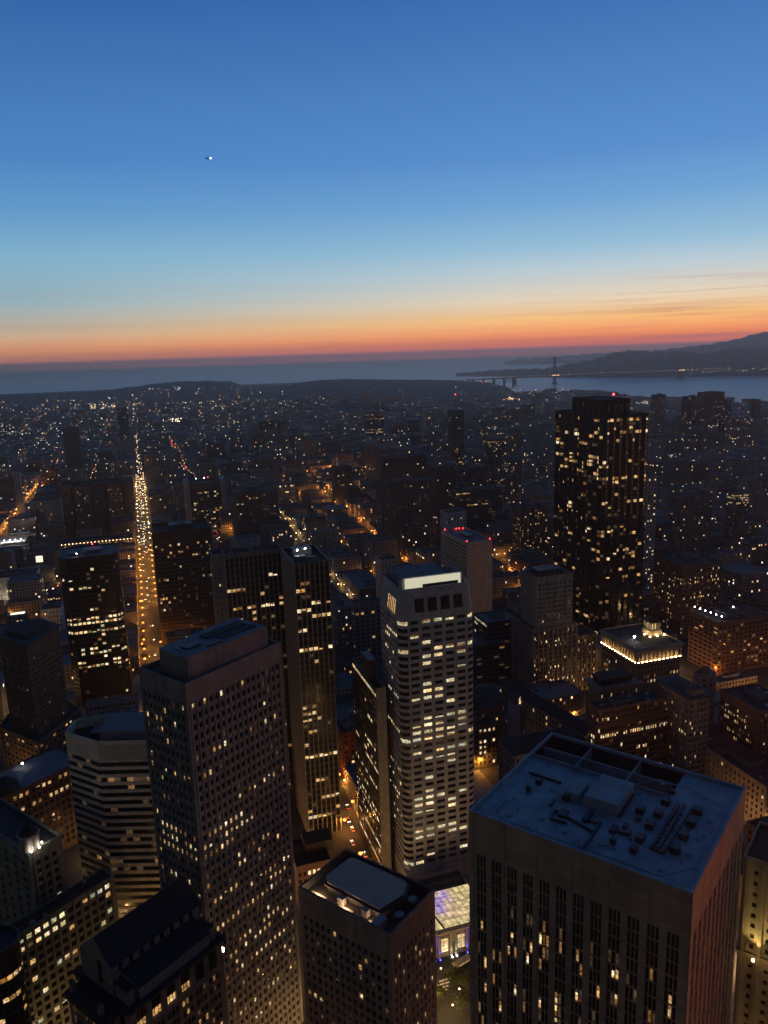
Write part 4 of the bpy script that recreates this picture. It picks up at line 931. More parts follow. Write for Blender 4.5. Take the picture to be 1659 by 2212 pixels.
for (i, nb) in ((0, 11), (3, 13)):
    a, b = Vector(pO[i]), Vector(pO[(i + 1) % 4]); e = (b - a); Lx = e.length; d = e / Lx; n = Vector((d.y, -d.x)); bw = Lx / nb
    def ap(x, z, o): q = a + d * x + n * o; return (q.x, q.y, z)
    for k in range(nb + 1):
        x = min(max(k * bw, .45), Lx - .45); mb = MB()
        mb.tube(ap(x, 46.91, -.9), ap(x, 52.3, -.9), .5, .42, ARC, 10); q = ap(x, 52.3, -.9); mb.box(q, (1.3, 1.3, .5), ARC, atan2(d.y, d.x)); mb.build('column', tO)
    for k in range(nb):
        x0, x1 = k * bw, (k + 1) * bw; xm = (x0 + x1) / 2; rr_ = bw / 2 - .5; mb = MB(); z0_ = 52.8
        pts = [(x0 + .01, z0_), (xm - rr_, z0_)] + [(xm - rr_ * cos(pi * j / 10), z0_ + rr_ * sin(pi * j / 10)) for j in range(1, 10)] + [(xm + rr_, z0_), (x1 - .01, z0_)]
        for o, flip in ((-.45, 0), (-1.35, 1)):
            for (xa, za), (xb, zb) in zip(pts, pts[1:]):
                q_ = [ap(xa, za, o), ap(xb, zb, o), ap(xb, 55.5, o), ap(xa, 55.5, o)]; mb.poly(q_ if not flip else q_[::-1], ARC)
        for (xa, za), (xb, zb) in zip(pts, pts[1:]): mb.poly([ap(xa, za, -1.35), ap(xb, zb, -1.35), ap(xb, zb, -.45), ap(xa, za, -.45)], ARC)
        mb.build('arch', tO)
        mb = MB(); mb.poly([ap(xm - .85, 47.3, -2.55), ap(xm + .85, 47.3, -2.55), ap(xm + .85, 53.2, -2.55), ap(xm - .85, 53.2, -2.55)], GL); mb.build('window', tO)
        mb = MB(); mb.box(ap(xm, 46.91, -.35), (1.5, .45, .4), LAMPBAR, atan2(d.y, d.x)); mb.build('floodlight', tO)
fO = pO
qc = P(1408, 1368, 57.4)
aO = radians(17.5)
part_box(tO, 'cupola_base', (qc[0], qc[1], 57.33), (10.5, 10.5, 4.2), ARC, aO)
cs = lambda sx, sy: (qc[0] + sx * cos(aO) - sy * sin(aO), qc[1] + sx * sin(aO) + sy * cos(aO))
mb = MB()
for sx_ in (-3.9, -1.3, 1.3, 3.9):
    for sy_ in (-3.9, 3.9): mb.box((*cs(sx_, sy_), 61.54), (1.0, 1.0, 5.6), ARC, aO); mb.box((*cs(sy_, sx_), 61.54), (.98, .98, 5.59), ARC, aO)
mb.box((qc[0], qc[1], 67.15), (9.6, 9.6, .9), ARC, aO); mb.build('cupola', tO)
mb = MB(); mb.box((qc[0], qc[1], 61.54), (4.8, 4.8, 5.5), glow('cupola glow', (1, .72, .3), 1.0, True), aO); mb.build('cupola_lantern', tO)
mb = MB(); rp = [cs(*v) for v in ((-5.2, -5.2), (5.2, -5.2), (5.2, 5.2), (-5.2, 5.2))]
for k in range(4): a, b = rp[k], rp[(k + 1) % 4]; mb.poly([(a[0], a[1], 68.06), (b[0], b[1], 68.06), (qc[0], qc[1], 71.6)], ROOF_C)
mb.poly([(p_[0], p_[1], 68.06) for p_ in rp[::-1]], ROOF_C); mb.build('cupola_roof', tO)
for k in range(4):
    sx_, sy_ = ((-6.5, -6.5), (6.5, -6.5), (0, -6.8), (-6.8, 0))[k]; l = bpy.data.lights.new('cupola_light', 'POINT'); l.energy = 420; l.color = (1, .68, .3); l.shadow_soft_size = .2
    lo = bpy.data.objects.new('cupola_light', l); COL.objects.link(lo); lo.parent = tO; x, y = cs(sx_, sy_); lo.location = Vector((x, y, 58.4)) - tO.location
    mb = MB(); mb.box((x, y, 57.34), (.9, .9, .5), YEL_L); mb.build('floodlight', tO)
qb = P(1370, 1385, 58); mb = MB(); mb.tube((qb[0], qb[1], 57.34), (qb[0], qb[1], 61), .15, .12, METAL); mb.ball((qb[0], qb[1], 61.6), .8, glow('bright white lamp', (1, .95, .85), 90)); mb.build('roof_lamp', tO)
l = bpy.data.lights.new('roof_lamp_light', 'POINT'); l.energy = 500; l.shadow_soft_size = .4; lo = bpy.data.objects.new('roof_lamp_light', l); COL.objects.link(lo); lo.parent = tO; lo.location = Vector((qb[0], qb[1], 62.6)) - tO.location

# --- blocks to the right
hero('office_tower', 'tall brown brick block behind the floodlit arcade, lights along its floors', (1475, 1222), 75, 1560, 1414, S_(4.2, 3.8, .5, .56, 171, .07, {2: .2, 3: .4, 7: .3, 8: .3, 12: .2}, (2, 3, 1), pat=pairs, top=5), surf('dull mauve brick', (.15, .105, .09), streak=True), seed=2)
tPp, pPp = hero('office_block', 'brown banded block with a row of white lamps on its roof terrace', (1553, 1346), 48, 1680, 1490, S_(4.4, 3.9, .62, .5, 172, .09, {3: .2, 6: .25, 8: .3}, (2, 3, 3, 1), top=3), BRICK, seed=3, stl_=S_(5.6, 3.9, .74, .42, 173, .03, {1: .2}, (2, 3), top=4))
for k in range(6): q = ptin(pPp, .06 + k * .012, .95 - k * .16); blink(tPp, (q[0], q[1], 46.81), WHITE_L, .55, 'roof_lamp', 4)
q = ptin(pPp, .55, .6); blink(tPp, (q[0], q[1], 46.81), WHITE_L, .55, 'roof_lamp', 4)
tT, pT = hero('office_block', 'dark red brick block with one fully lit storey and a flagpole on its setback roof', (1286, 1569), 50, 1445, 1275, S_(3.3, 4.0, .5, .62, 174, .02, {0: .05, 1: span(.08, .98, .8), 4: span(.55, .75, .7)}, (1, 1, 2), pat=[(.08, .36), (.54, .36)], top=2), BRICK, ROOF_D, kit=0, nwin=80)
sb = [ptin(pT, .06, .2), ptin(pT, .92, .2), ptin(pT, .92, .98), ptin(pT, .06, .98)]
sb = [ptin(pT, .05, .12), ptin(pT, .93, .12), ptin(pT, .93, 2.2), ptin(pT, .05, 2.2)]
tower('', '', '', sb, 0, 60, [S_(4, 4, .5, .55, 175, .04, {1: .25}, (1, 2), pat=pairs, top=1.2)] + [None] * 2 + [S_(4, 4, .5, .55, 175, .04, {1: .6}, (1, 2), pat=pairs, top=1.2)], BRICK, ROOF_D, nwin=30, hero=True, parent=tT)
roof_kit(tT, sb, 58.8, 4, 7)
q = ptin(sb, .5, .25); mb = MB(); mb.tube((q[0], q[1], 58.81), (q[0], q[1], 78), .16, .07, METAL, 6); mb.build('flagpole', tT)
tU, pU = hero('office_block', 'buff block with a deep curved cornice and dark set-back top storey', (1297, 1492), 60, 1380, 1267, S_(3.4, 3.9, .48, .6, 176, .06, {4: .2}, (2, 3), pat=pairs, top=2.5), BRICK2, ROOF_D, kit=0)
mb = MB(); mb.prism(shrink(pU, -1.3), 60.0, 61.2, BRICK2, BRICK2, True); mb.build('cornice', tU)
su = shrink(pU, 3.2); mb = MB(); mb.prism(su, 61.2, 65.5, BLACK, ROOF_D); mb.build('upper_storey', tU); mb = MB(); mb.prism(shrink(su, -1.0), 65.5, 66.3, ROOF_T, ROOF_T, True); mb.build('upper_roof', tU)
tV, pV = hero('office_block', 'narrow tall grey block with a green copper cornice and two lit attic windows', (1490, 1512), 66, 1534, 1421, S_(3.4, 3.9, .5, .6, 177, .04, {3: .3, 5: .25, 9: .2}, (2, 1), pat=pairs, top=2.5), CONC, ROOF_C, kit=2)
mb = MB(); mb.prism(shrink(pV, -1.2), 66.0, 67.0, surf('verdigris roof', (.05, .07, .065)), None, True); mb.build('cornice', tV)
q = ptin(pV, .45, .12); part_box(tV, 'attic', (q[0], q[1], 67.01), (9, 5, 4), CONC, radians(17.5), ROOF_D)
for s_ in (.25, .6):
    q = ptin(pV, s_, .045); mb = MB(); mb.box((q[0], q[1], 68), (1.5, .3, 1.9), L_PALE, radians(17.5)); mb.build('window', tV)
hero('office_block', 'plain pale stucco block wedged behind the narrow grey one', (1513, 1458), 62, 1547, 1498, S_(6, 4, .3, .4, 178, .06, {3: .35, 6: .3}, (2, 1), top=3), surf('pale stucco', (.30, .25, .21), streak=True), kit=2, seed=5)
hero('office_block', 'long dark brick block with several storeys of lit windows at the right edge', (1640, 1536), 58, 1720, 1556, S_(3.3, 3.8, .46, .55, 179, .05, {}, (2, 3)), BRICK, kit=5, seed=6, stl_=S_(3.1, 3.9, .46, .56, 180, .07, {1: span(.0, .8, .75), 2: span(.1, .7, .3), 4: span(.2, .9, .6), 6: .4, 8: .12}, (1, 2, 3), pat=pairs, top=6), nwin=100)
tY, pY = hero('office_block', 'low buff block with a dark reddish roof in the lower right', (1655, 1700), 30, 1740, 1470, S_(3.6, 4, .4, .55, 181, .03, {}, (2, 1)), BRICK2, surf('dark reddish roof', (.05, .03, .028)), kit=5, seed=7)
hero('office_block', 'flat-roofed building with one bright window between the lower right blocks', (1580, 1640), 20, 1650, 1500, S_(4, 4, .4, .5, 182, .04, {}, (1,)), BRICK, kit=3, seed=8, big=False)
qR = P(1604, 1898, 116)
pR = [(qR[0] + 26 * cos(radians(-37)), qR[1] + 26 * sin(radians(-37))), None, None, qR]
pR[1] = (pR[0][0] + 22 * uE[0], pR[0][1] + 22 * uE[1]); pR[2] = (qR[0] + 22 * uE[0], qR[1] + 22 * uE[1])
zR1, zR2 = zat(*ptin(pR, 0, .72), 1866), zat(*ptin(pR, 0, .35), 1816)
YST = surf('yellowish limestone', (.36, .29, .16), streak=True)
stR = dict(bay=4.6, floor=3.7, pat=[(.36, .28)], wh=.42, depth=.6, top=3, edge=1.5, fins=(1.1, .7, YST), lit=rnd_lit(191, .05, {}, (2,)))
tR = tower('office_tower', 'yellow-lit limestone tower with tall piers at the lower right edge', 'office tower', pR, 0, zR1, [stR, None, None, stR], YST, ROOF_D, nwin=40)
up3 = [ptin(pR, 0, 0), ptin(pR, 1, 0), ptin(pR, 1, .62), ptin(pR, 0, .62)]
tower('', '', '', up3, zR1, zR2, [stR, None, None, stR], YST, ROOF_D, nwin=16, hero=False, parent=tR)
mb = MB(); mb.prism(shrink(pR, -.9), 90, 91.2, YST, YST, True); mb.build('cornice', tR)
for z_, ts in ((92, (.2, .5, .8)), (40, (.2, .5, .8))):          # floodlights on ledges wash the shaft
    for t_ in ts:
        q = ptin(pR, -.16, t_); mb = MB(); mb.box((q[0], q[1], z_ - .7), (.7, .7, .5), YEL_L, angA); mb.build('floodlight', tR)
        l = bpy.data.lights.new('floodlight', 'SPOT'); l.energy = 6000; l.color = (1, .74, .30); l.spot_size = radians(80); l.spot_blend = .8; l.shadow_soft_size = .2
        lo = bpy.data.objects.new('floodlight_source', l); COL.objects.link(lo); lo.parent = tR; lo.location = Vector((q[0], q[1], z_)) - tR.location; lo.rotation_euler = Vector((uE[0] * .22, uE[1] * .22, 1)).to_track_quat('-Z', 'Y').to_euler()
hero('office_block', 'dark red brick tower behind the yellow-lit limestone one', (1648, 1800), 84, 1720, 1612, S_(3.4, 3.7, .42, .5, 192, .02, {}, (2,)), BRICK, ROOF_C, kit=2, seed=9, nwin=20)
# courtyard building, steep dark roofs
def gable(root, poly, ze, zr_, m, wall, hip=0.0, name='roof'):
    f, r, b, l = poly; mb = MB(); pt_ = lambda s, t, z: (*ptin(poly, s, t), z)
    A, B, C_, D_ = pt_(-.02, -.02, ze), pt_(1.02, -.02, ze), pt_(1.02, 1.02, ze), pt_(-.02, 1.02, ze); R0, R1 = pt_(.5, hip, zr_), pt_(.5, 1 - hip, zr_)
    mb.poly([B, C_, R1, R0], m); mb.poly([D_, A, R0, R1], m); mb.poly([A, B, R0], m if hip else wall); mb.poly([C_, D_, R1], m if hip else wall); mb.poly([D_, C_, B, A], m)
    return mb.build(name, root)
bA_, bB_ = P(1077, 1474, 44), P(1262, 1582, 44)
n_ = Vector((bB_[0] - bA_[0], bB_[1] - bA_[1])).normalized(); side = Vector((-n_.y, n_.x))
pS = [bB_, tuple(Vector(bB_) + side * 13), tuple(Vector(bA_) + side * 13), bA_]
stS = S_(3.4, 4.2, .45, .6, 195, .02, {0: .1}, (2,), top=1.5)
tS = tower('office_block', 'courtyard block with long dark slate roofs and an arched lit gable', 'office block', pS, 0, 42, [stS, None, None, stS], GREENSTONE, ROOF_T, ph=.2, nwin=60)
gable(tS, pS, 42.05, 47, ROOF_T, GREENSTONE)
pW2 = rect((1112, 1631), 40, NG, 1268, 1077)
tower('', '', '', pW2, 0, 39.5, [S_(3.6, 4.2, .45, .6, 196, .0, {}, (2,), top=2.0)] + [None] * 2 + [S_(3.6, 4.2, .45, .6, 197, .02, {}, (2,), top=2.0)], GREYT, ROOF_T, ph=.2, nwin=30, hero=True, parent=tS)
f, r, b, l = pW2; gable(tS, [l, f, r, b], 39.55, 45.5, ROOF_T, GREYT, .28)
pW1 = rect((1078, 1520), 38, (17.5, 107.5), '14', '30')
q = P(1080, 1522, 40); e1 = (cos(radians(17.5)), sin(radians(17.5))); e2 = (cos(radians(107.5)), sin(radians(107.5)))
def rx(q, a0, a1, b0, b1): return [(q[0] + e1[0] * s + e2[0] * t, q[1] + e1[1] * s + e2[1] * t) for s, t in ((a0, b0), (a1, b0), (a1, b1), (a0, b1))]
pW1 = rx(q, -22, 0, 0, 20)
tower('', '', '', pW1, 0, 39, [S_(3.6, 4.2, .42, .5, 198, .0, {1: .95, 4: .2}, (2, 1), top=3)] + [None] * 2 + [None], BRICK, ROOF_T, ph=.2, nwin=30, hero=True, parent=tS)
f, r, b, l = pW1; gable(tS, [l, f, r, b], 39.05, 44, ROOF_T, BRICK)
qa = P(1123, 1510, 40); mb = MB()
pwall = rx(qa, -5.5, 7, -2, 8)
tower('', '', '', pwall, 0, 37, [None] * 4, WHITE, ROOF_D, nwin=4, hero=False, parent=tS)
aw = [(qa[0] + e1[0] * s + e2[0] * -2.05, qa[1] + e1[1] * s + e2[1] * -2.05, z) for s, z in [(-1.6 + 0, 37.4), (1.6, 37.4), (1.6, 41)] + [(1.6 * cos(pi * k / 8), 41 + 1.6 * sin(pi * k / 8)) for k in range(1, 8)] + [(-1.6, 41)]]
mb.prism(rx(qa, -5.2, 6.6, -1.9, 8), 37.01, 43.2, GREENSTONE, ROOF_T); mb.build('gable', tS); mb = MB(); mb.poly(aw, L_PALE); mb.build('arched_window', tS)
hero('office_block', 'brick block with a column of bright windows tucked behind the white tower', (1003, 1572), 33, 1073, '24', S_(3.3, 4.0, .5, .56, 199, .03, {0: span(.5, 1, .9), 2: span(.5, .95, .9), 3: span(.5, .7, .8), 4: span(.5, .9, .6), 6: .3, 7: .3}, (1, 1, 2), top=3), surf('olive brick', (.13, .11, .06), streak=True), ROOF_T, kit=2, seed=10)
hero('office_block', 'dark banded block with a lit glass rooftop terrace behind the white tower', (1052, 1345), 58, 1120, 1024, S_(4, 3.9, .9, .45, 200, .03, {0: .0}, (5, 4), top=2), surf('dark panel', (.07, .07, .075)), ROOF_G, kit=4, seed=11, stl_=S_(3, 3.9, .92, .6, 201, .02, {0: .9, 1: .4}, (5, 4), top=1.5))
hero('office_block', 'low dark block of ribbon windows beside the white tower', (1028, 1395), 42, 1092, '30', S_(5, 3.9, .88, .45, 202, .05, {}, (5, 3), top=3), surf('dark panel', ()), ROOF_G, kit=4, seed=12)
# --- blocks seen between the middle towers
hero('office_block', 'grey block with arched lit windows near its top, left of the white tower', (764, 1303), 60, 823, 757, S_(4.6, 4.0, .52, .55, 205, .04, {1: .6}, (3, 2), top=5), surf('cool grey stone', (.19, .19, .20), streak=True), kit=2, seed=13)
hero('office_block', 'cream block with a bright white cornice down the street', (727, 1312), 44, 760, '22', S_(4.0, 3.8, .4, .56, 206, .08, {3: .3, 5: .3}, (2, 1), top=2), STONE, ROOF_G, kit=2, seed=14, grid=NG)
hero('hotel', 'red brick hotel with white trim at the end of the narrow street', (738, 1584), 34, 769, '20', S_(3.6, 3.8, .42, .6, 207, .08, {2: .3, 5: .4}, (2, 1), reveal=STONE, top=1.5), surf('deep red brick', (.22, .05, .035)), kit=2, seed=15)
tYl, pYl = hero('office_block', 'low brick building with one row of lit windows below the finned towers', (640, 1873), 24, 716, '24', S_(2.6, 4.2, .6, .6, 208, .0, {0: span(.3, .95, .9)}, (1,), top=3), BRICK, ROOF_T, kit=0)
q = ptin(pYl, .78, .62); part_box(tYl, 'roof_room', (q[0], q[1], 22.81), (15, 11, 6), BRONZE, radians(17.5), ROOF_T); q = ptin(pYl, .3, .55); part_box(tYl, 'roof_unit', (q[0], q[1], 22.81), (9, 6, 2), METAL_D, radians(17.5))

# --- beyond the avenue: big hotels and slabs
zW = 98
pW = rect((130, 1050), zW, NG, 286, '46')
stW = S_(4.0, 3.5, .42, .5, 211, .02, {}, (3, 2), top=6)
tW = tower('hotel', 'huge dark hotel of three wings and deep light courts, left of the lit avenue', 'hotel', [ptin(pW, 0, .55), ptin(pW, 1, .55), ptin(pW, 1, 1), ptin(pW, 0, 1)], 0, zW - 1, [stW, None, None, None], surf('dark wing wall', (.10, .08, .072)), ROOF_D, nwin=60)
for k, (s0, s1, m, p_) in enumerate(((0, .14, BRICK, .01), (.17, .40, surf('mauve stone', (.17, .12, .11)), .12), (.43, .60, surf('dark wing wall', ()), .04), (.63, .84, surf('mauve stone', ()), .12), (.86, 1, surf('dark wing wall', ()), .02))):
    tower('', '', '', [ptin(pW, s0, 0), ptin(pW, s1, 0), ptin(pW, s1, .548), ptin(pW, s0, .548)], 0, zW - (k % 2) * 3, [S_(3.6, 3.5, .42, .5, 212 + k, p_, {}, (3, 2, 6), top=7)] + [None] * 3, m, ROOF_D, nwin=20, parent=tW)
tQ, pQ = hero('department_store', 'low wide store with a lit cornice of lamps in front of the dark hotel', (129, 1177), 32, 287, '44', S_(4.2, 4.2, .36, .5, 220, .0, {0: span(.0, 1, .7), 1: .3, 2: span(.8, 1, .6), 3: span(.8, 1, .5), 6: 1.0}, (1, 2), top=2), BRICK2, ROOF_D, kit=6, seed=16)
f, r, b, l = pQ
for k in range(20): q = ptin(pQ, (k + .5) / 20, -.012); mb = MB(); mb.ball((q[0], q[1], 31.6), .55, glow('cornice lamp', (1, .66, .3), 9)); mb.build('cornice_lamp', tQ)
for k in range(26): q = ptin(pQ, .8 + k * .0078, -.012); 
zY = 98
pHy = rect((398, 1040), zY, NG, 486, '34')
HYW = surf('pale concrete pier', (.42, .37, .33), streak=True)
tHy = tower('hotel', 'hotel slab with pale end piers framing a grid of dark balconies, behind the brown tower', 'hotel', [ptin(pHy, .12, .0), ptin(pHy, .88, 0), ptin(pHy, .88, 1), ptin(pHy, .12, 1)], 0, zY - 4, [S_(3.6, 3.3, .8, .62, 221, .10, {2: .2, 10: .3, 14: .3, 16: .4, 18: .5, 19: .5, 20: .6, 22: .5}, (2, 3, 1), top=11)] + [None] * 3, surf('dull mauve brick', ()), ROOF_D, nwin=80)
for s0, s1 in ((0, .118), (.882, 1)):
    mb = MB(); mb.prism([ptin(pHy, s0, -.03), ptin(pHy, s1, -.03), ptin(pHy, s1, 1), ptin(pHy, s0, 1)], 0, zY, HYW); mb.build('end_pier', tHy)
for s_ in (.3, .5): q = ptin(pHy, s_, .4); blink(tHy, (q[0], q[1], zY - 5.19), WHITE_L, .5, 'roof_lamp', 6)
q = ptin(pHy, .6, .5); blink(tHy, (q[0], q[1], zY - 5.19), RED_L, .6, post=6)
tZ, pZ = hero('office_tower', 'mauve slab with a few lit storeys, right of the pale-piered hotel', (508, 1064), 92, 600, 497, S_(3.6, 3.7, .46, .5, 222, .03, {1: span(.0, .6, .35), 3: span(0, .3, .6), 8: .1, 12: .2, 16: .25, 20: .25, 22: span(.1, .95, .75)}, (1, 2, 3), top=5), surf('dull mauve brick', ()), ROOF_D, kit=3, seed=17, stl_=S_(5, 3.7, .3, .4, 223, .0))
hero('office_block', 'pale grey block with a steep gable roof left of the huge dark hotel', (64, 1084), 66, 130, '26', S_(3.4, 3.7, .4, .5, 224, .04, {}, (3, 2), top=3), surf('mauve grey stone', (.24, .21, .21), streak=True), kit=0)
tSt, pSt = hero('store', 'white floodlit store with rows of small windows at the left edge', (-30, 1252), 30, 78, '40', S_(3.8, 4.2, .34, .42, 225, .12, {3: .3}, (2, 3, 1), top=3), WHITE, ROOF_D, kit=6, seed=18)
for s_ in (.3, .6, .9):
    q = ptin(pSt, s_, -.22); mb = MB(); mb.box((q[0], q[1], .1), (1.2, 1.2, .8), WHITE_L); mb.build('floodlight', tSt)
    l = bpy.data.lights.new('floodlight', 'POINT'); l.energy = 2600; l.color = (1, .85, .6); l.shadow_soft_size = .4; lo = bpy.data.objects.new('floodlight_source', l); COL.objects.link(lo); lo.parent = tSt; lo.location = Vector((q[0], q[1], 3)) - tSt.location
hero('office_block', 'small white building with arched windows beside the black tower', (86, 1318), 33, 132, '24', S_(2.8, 5, .4, .66, 226, .0, {}, (3,), top=1.5), WHITE, ROOF_D, kit=3, seed=19)
hero('office_block', 'red brick block with a row of lit top windows left of the black tower', (100, 1288), 30, 131, '25', S_(2.8, 3.8, .5, .55, 227, .0, {0: 1.0}, (1,), top=2), surf('deep red brick', ()), ROOF_D, kit=2, seed=20)
tMl, pMl = hero('shopping_mall', 'flat shopping hall with a brightly lit fan-shaped roof at the left edge', (-40, 1178), 24, 54, '44', S_(6, 6, .5, .5, 228, .3, {}, (2,), top=4), BRICK2, surf('pale ribbed roof', (.45, .44, .42)), kit=3, seed=21, big=False)
for k in range(4): q = ptin(pMl, .5 + k * .13, .2); blink(tMl, (q[0], q[1], 22.81), WHITE_L, .6, 'roof_lamp', 3); l = bpy.data.lights.new('roof_lamp_light', 'POINT'); l.energy = 5000; l.shadow_soft_size = .5; lo = bpy.data.objects.new('roof_lamp_light', l); COL.objects.link(lo); lo.parent = tMl; lo.location = Vector((q[0], q[1], 28)) - tMl.location
hero('office_block', 'brown block in front of the lit shopping hall', (56, 1196), 34, 128, '26', S_(4, 4, .4, .5, 229, .05, {}, (2,), top=2), BRICK2, ROOF_D, kit=4, seed=22)
tCn, pCn = hero('shop', 'small shop with a glaring white lit canopy roof at far left', (14, 1330), 16, 58, '12', S_(4, 4, .4, .5, 230, .2, {}, (1,), top=2), STONE, ROOF_W, kit=0)
q = ptin(pCn, .5, .5); part_box(tCn, 'lit_canopy', (q[0], q[1], 15.0), (14, 8, .5), glow('lit canopy', (1, .93, .62), 1.6, True), radians(17.5))
sq = P(85, 1205, 30)
tSg = empty('lit_sign', (sq[0], sq[1], 21), 'square white lit sign panel standing on a roof at far left', 'sign')
mb = MB(); mb.box((sq[0], sq[1], 24), (9, .6, 9), METAL_D, radians(17.5)); mb.build('frame', tSg)
mb = MB(); mb.box((sq[0] + .3 * .3, sq[1] - .6, 24.3), (8.4, .3, 8.4), glow('sign face', (1, .9, .62), 1.4), radians(17.5)); mb.build('face', tSg)
mb = MB()
for dx in (-3, 3): mb.tube((sq[0] + dx, sq[1] + dx * .3, 20), (sq[0] + dx, sq[1] + dx * .3, 24), .2, .2, METAL_D)
mb.build('post', tSg)

# --- single towers farther off, each at its own distance
FAR_N = [0]
def far(name, label, x0, x1, ytop, dist, st, wm, depth=24, rm=ROOF_D, drop=None, top_=None):
    d = ray((x0 + x1) / 2, ytop); h = sqrt(d.x ** 2 + d.y ** 2); x, y = d.x / h * dist, d.y / h * dist; z = CAMZ + d.z / h * dist
    p = rect((P(x0, ytop, z)[0], P(x0, ytop, z)[1], 0), z, NG, x1, str(depth)); g = min(terrain(*q) for q in p)
    t = tower(name, label, name.replace('_', ' '), p, g - 1, z, [st, None, None, st], wm, rm, nwin=24)
    FAR_N[0] += 1; roof_kit(t, p, z - 1.2, 300 + FAR_N[0], 2)
    return t, p, z
HZ1 = surf('slate grey wall', (.11, .11, .125)); HZ2 = surf('dark wall', (.06, .058, .062)); HZ3 = surf('umber wall', (.13, .075, .055))
aS = lambda seed, p, **k: S_(4.2, 3.3, .56, .5, seed, p, kinds=(1, 2, 3), **dict(dict(top=3), **k))
far('apartment_tower', 'tall pale apartment tower with lit bands near its top, middle distance', 792, 829, 893, 1900, aS(301, .03, rows={0: .8, 3: .6, 11: .7, 13: .8}), HZ1)
tt, pp, zz = far('apartment_tower', 'dark round-topped tower with a tall red-lit mast, middle distance', 976, 1002, 888, 1650, aS(302, .02), HZ2)
q = cen(pp); mb = MB(); mb.tube((q[0], q[1], zz - 1), (q[0], q[1], zz + 34), .7, .2, METAL_D); mb.ball((q[0], q[1], zz + 34), 1.0, RED_L); mb.build('mast', tt)
far('hotel', 'broad brown hotel glowing orange at its foot, middle distance', 826, 922, 990, 1260, S_(4.5, 3.4, .42, .5, 303, .03, {}, (1, 2)), HZ3)
far('office_block', 'wide grey block of regular small windows below the brown hotel', 822, 940, 1043, 1010, S_(4.0, 3.6, .5, .5, 304, .025, {}, (1, 2)), surf('olive grey wall', (.12, .115, .105)))
far('hotel', 'reddish brown block beside the broad brown hotel', 927, 984, 1010, 1200, S_(4, 3.5, .42, .5, 305, .03, {}, (1, 2)), HZ3)
far('apartment_tower', 'thin blank dark slab with a glow at its foot, middle distance', 784, 819, 968, 1500, aS(306, .0), HZ1, 16)
far('apartment_tower', 'dark tower with a lit crown row right of the masted tower', 1056, 1094, 950, 1420, aS(307, .08, rows={0: .9, 1: .5}), HZ2)
far('apartment_tower', 'grey tower with columns of small lights left of the tall black one', 1098, 1126, 992, 1300, aS(308, .14), HZ1)
far('apartment_tower', 'slim tower with one bright column of windows, middle distance', 985, 1003, 965, 1350, aS(309, .12), HZ2, 14)
far('apartment_tower', 'dark block with two lit columns in front of the slim tower', 1004, 1052, 1012, 1180, aS(310, .06), HZ2)
far('apartment_tower', 'thin stepped tower rising over the bay to the right of the tall black tower', 1415, 1438, 853, 2300, aS(311, .04), HZ1, 18)
far('apartment_tower', 'square dark tower over the bay with a light parapet', 1486, 1517, 857, 2200, aS(312, .06), HZ2)
far('apartment_tower', 'widest and tallest of the dark towers over the bay', 1526, 1567, 848, 2150, aS(313, .05), HZ2, 34)
far('apartment_tower', 'short dark tower attached right of the widest tower over the bay', 1569, 1581, 866, 2250, aS(314, .03), HZ2)
far('apartment_tower', 'small pointed dark tower over the bay near the right edge', 1632, 1644, 863, 2600, aS(315, .03), HZ2)
far('apartment_tower', 'white slim lit tower half hidden behind the tall black tower', 1400, 1420, 1030, 900, S_(4, 3.6, .5, .55, 316, .22, {}, (1, 1, 4)), surf('white wall', (.42, .41, .39)), 20)
far('hotel', 'white corner building with two rows of windows beyond the tan-ended slab', 966, 1007, 1108, 890, S_(3.6, 3.8, .34, .5, 317, .08, {}, (1, 4)), surf('bluish white wall', (.42, .43, .46)), 22)
far('hotel', 'hotel freckled with many orange lights left of the tall black tower', 1126, 1184, 1100, 980, S_(3.8, 3.5, .42, .5, 318, .28, {}, (2, 2, 1, 3)), HZ3, 26)
far('office_block', 'long dark block with a lit top rim and red-lit lobby, beyond the tan-ended slab', 984, 1086, 1062, 1120, S_(6, 4.5, .9, .4, 319, .0, {0: span(0, .3, 1), 4: span(.2, .7, .9)}, (2, 3)), HZ2, 30)
far('apartment_tower', 'pale slab of dark windows at right, beyond the tall black tower', 1465, 1540, 1072, 1050, S_(4, 3.5, .5, .5, 320, .05, {}, (1, 3)), surf('sage wall', (.17, .165, .15)), 18)
far('office_block', 'brightly lit low glass block far right', 1590, 1619, 1066, 1150, S_(3, 3.5, .8, .6, 321, .04, {0: .85, 1: .9, 2: .7, 3: .5, 4: .2}, (2, 5)), CONC, 18)
far('apartment_tower', 'dark tower left of the thin blank slab', 722, 760, 1010, 1300, aS(322, .10), HZ2)
far('apartment_tower', 'tower with scattered lights far left of the pale apartment tower', 560, 605, 912, 2100, aS(323, .10), HZ2, 30)
far('apartment_tower', 'dark twin-faced tower at far left over the lit streets', 134, 170, 926, 2000, aS(324, .0), HZ1)
far('apartment_tower', 'slender tower with one white light strip far left', 252, 274, 882, 2700, aS(325, .05), HZ2)
far('church_tower', 'slim pale spire-like tower at far left', 28, 42, 1020, 1500, aS(326, .0), surf('white wall', ()), 9)
far('office_tower', 'black slab standing right of the thin blank slab', 776, 786, 1010, 1480, aS(327, .0), BLACK, 20)
far('office_block', 'brown lit corner block right of the narrow street', 822, 862, 1210, 780, S_(4, 3.8, .4, .5, 328, .05, {}, (2,)), surf('tan stucco', ()), 20)
far('office_block', 'small dark block of white lit bands beside the street corner', 862, 900, 1232, 700, S_(5, 3.6, .9, .4, 329, .0, {1: .6, 3: .9}, (4,)), surf('dark panel', ()), 18)

# ------------------------------------------------------------------ ground, water, hills
def ground_z(x, y): return terrain(x, y)
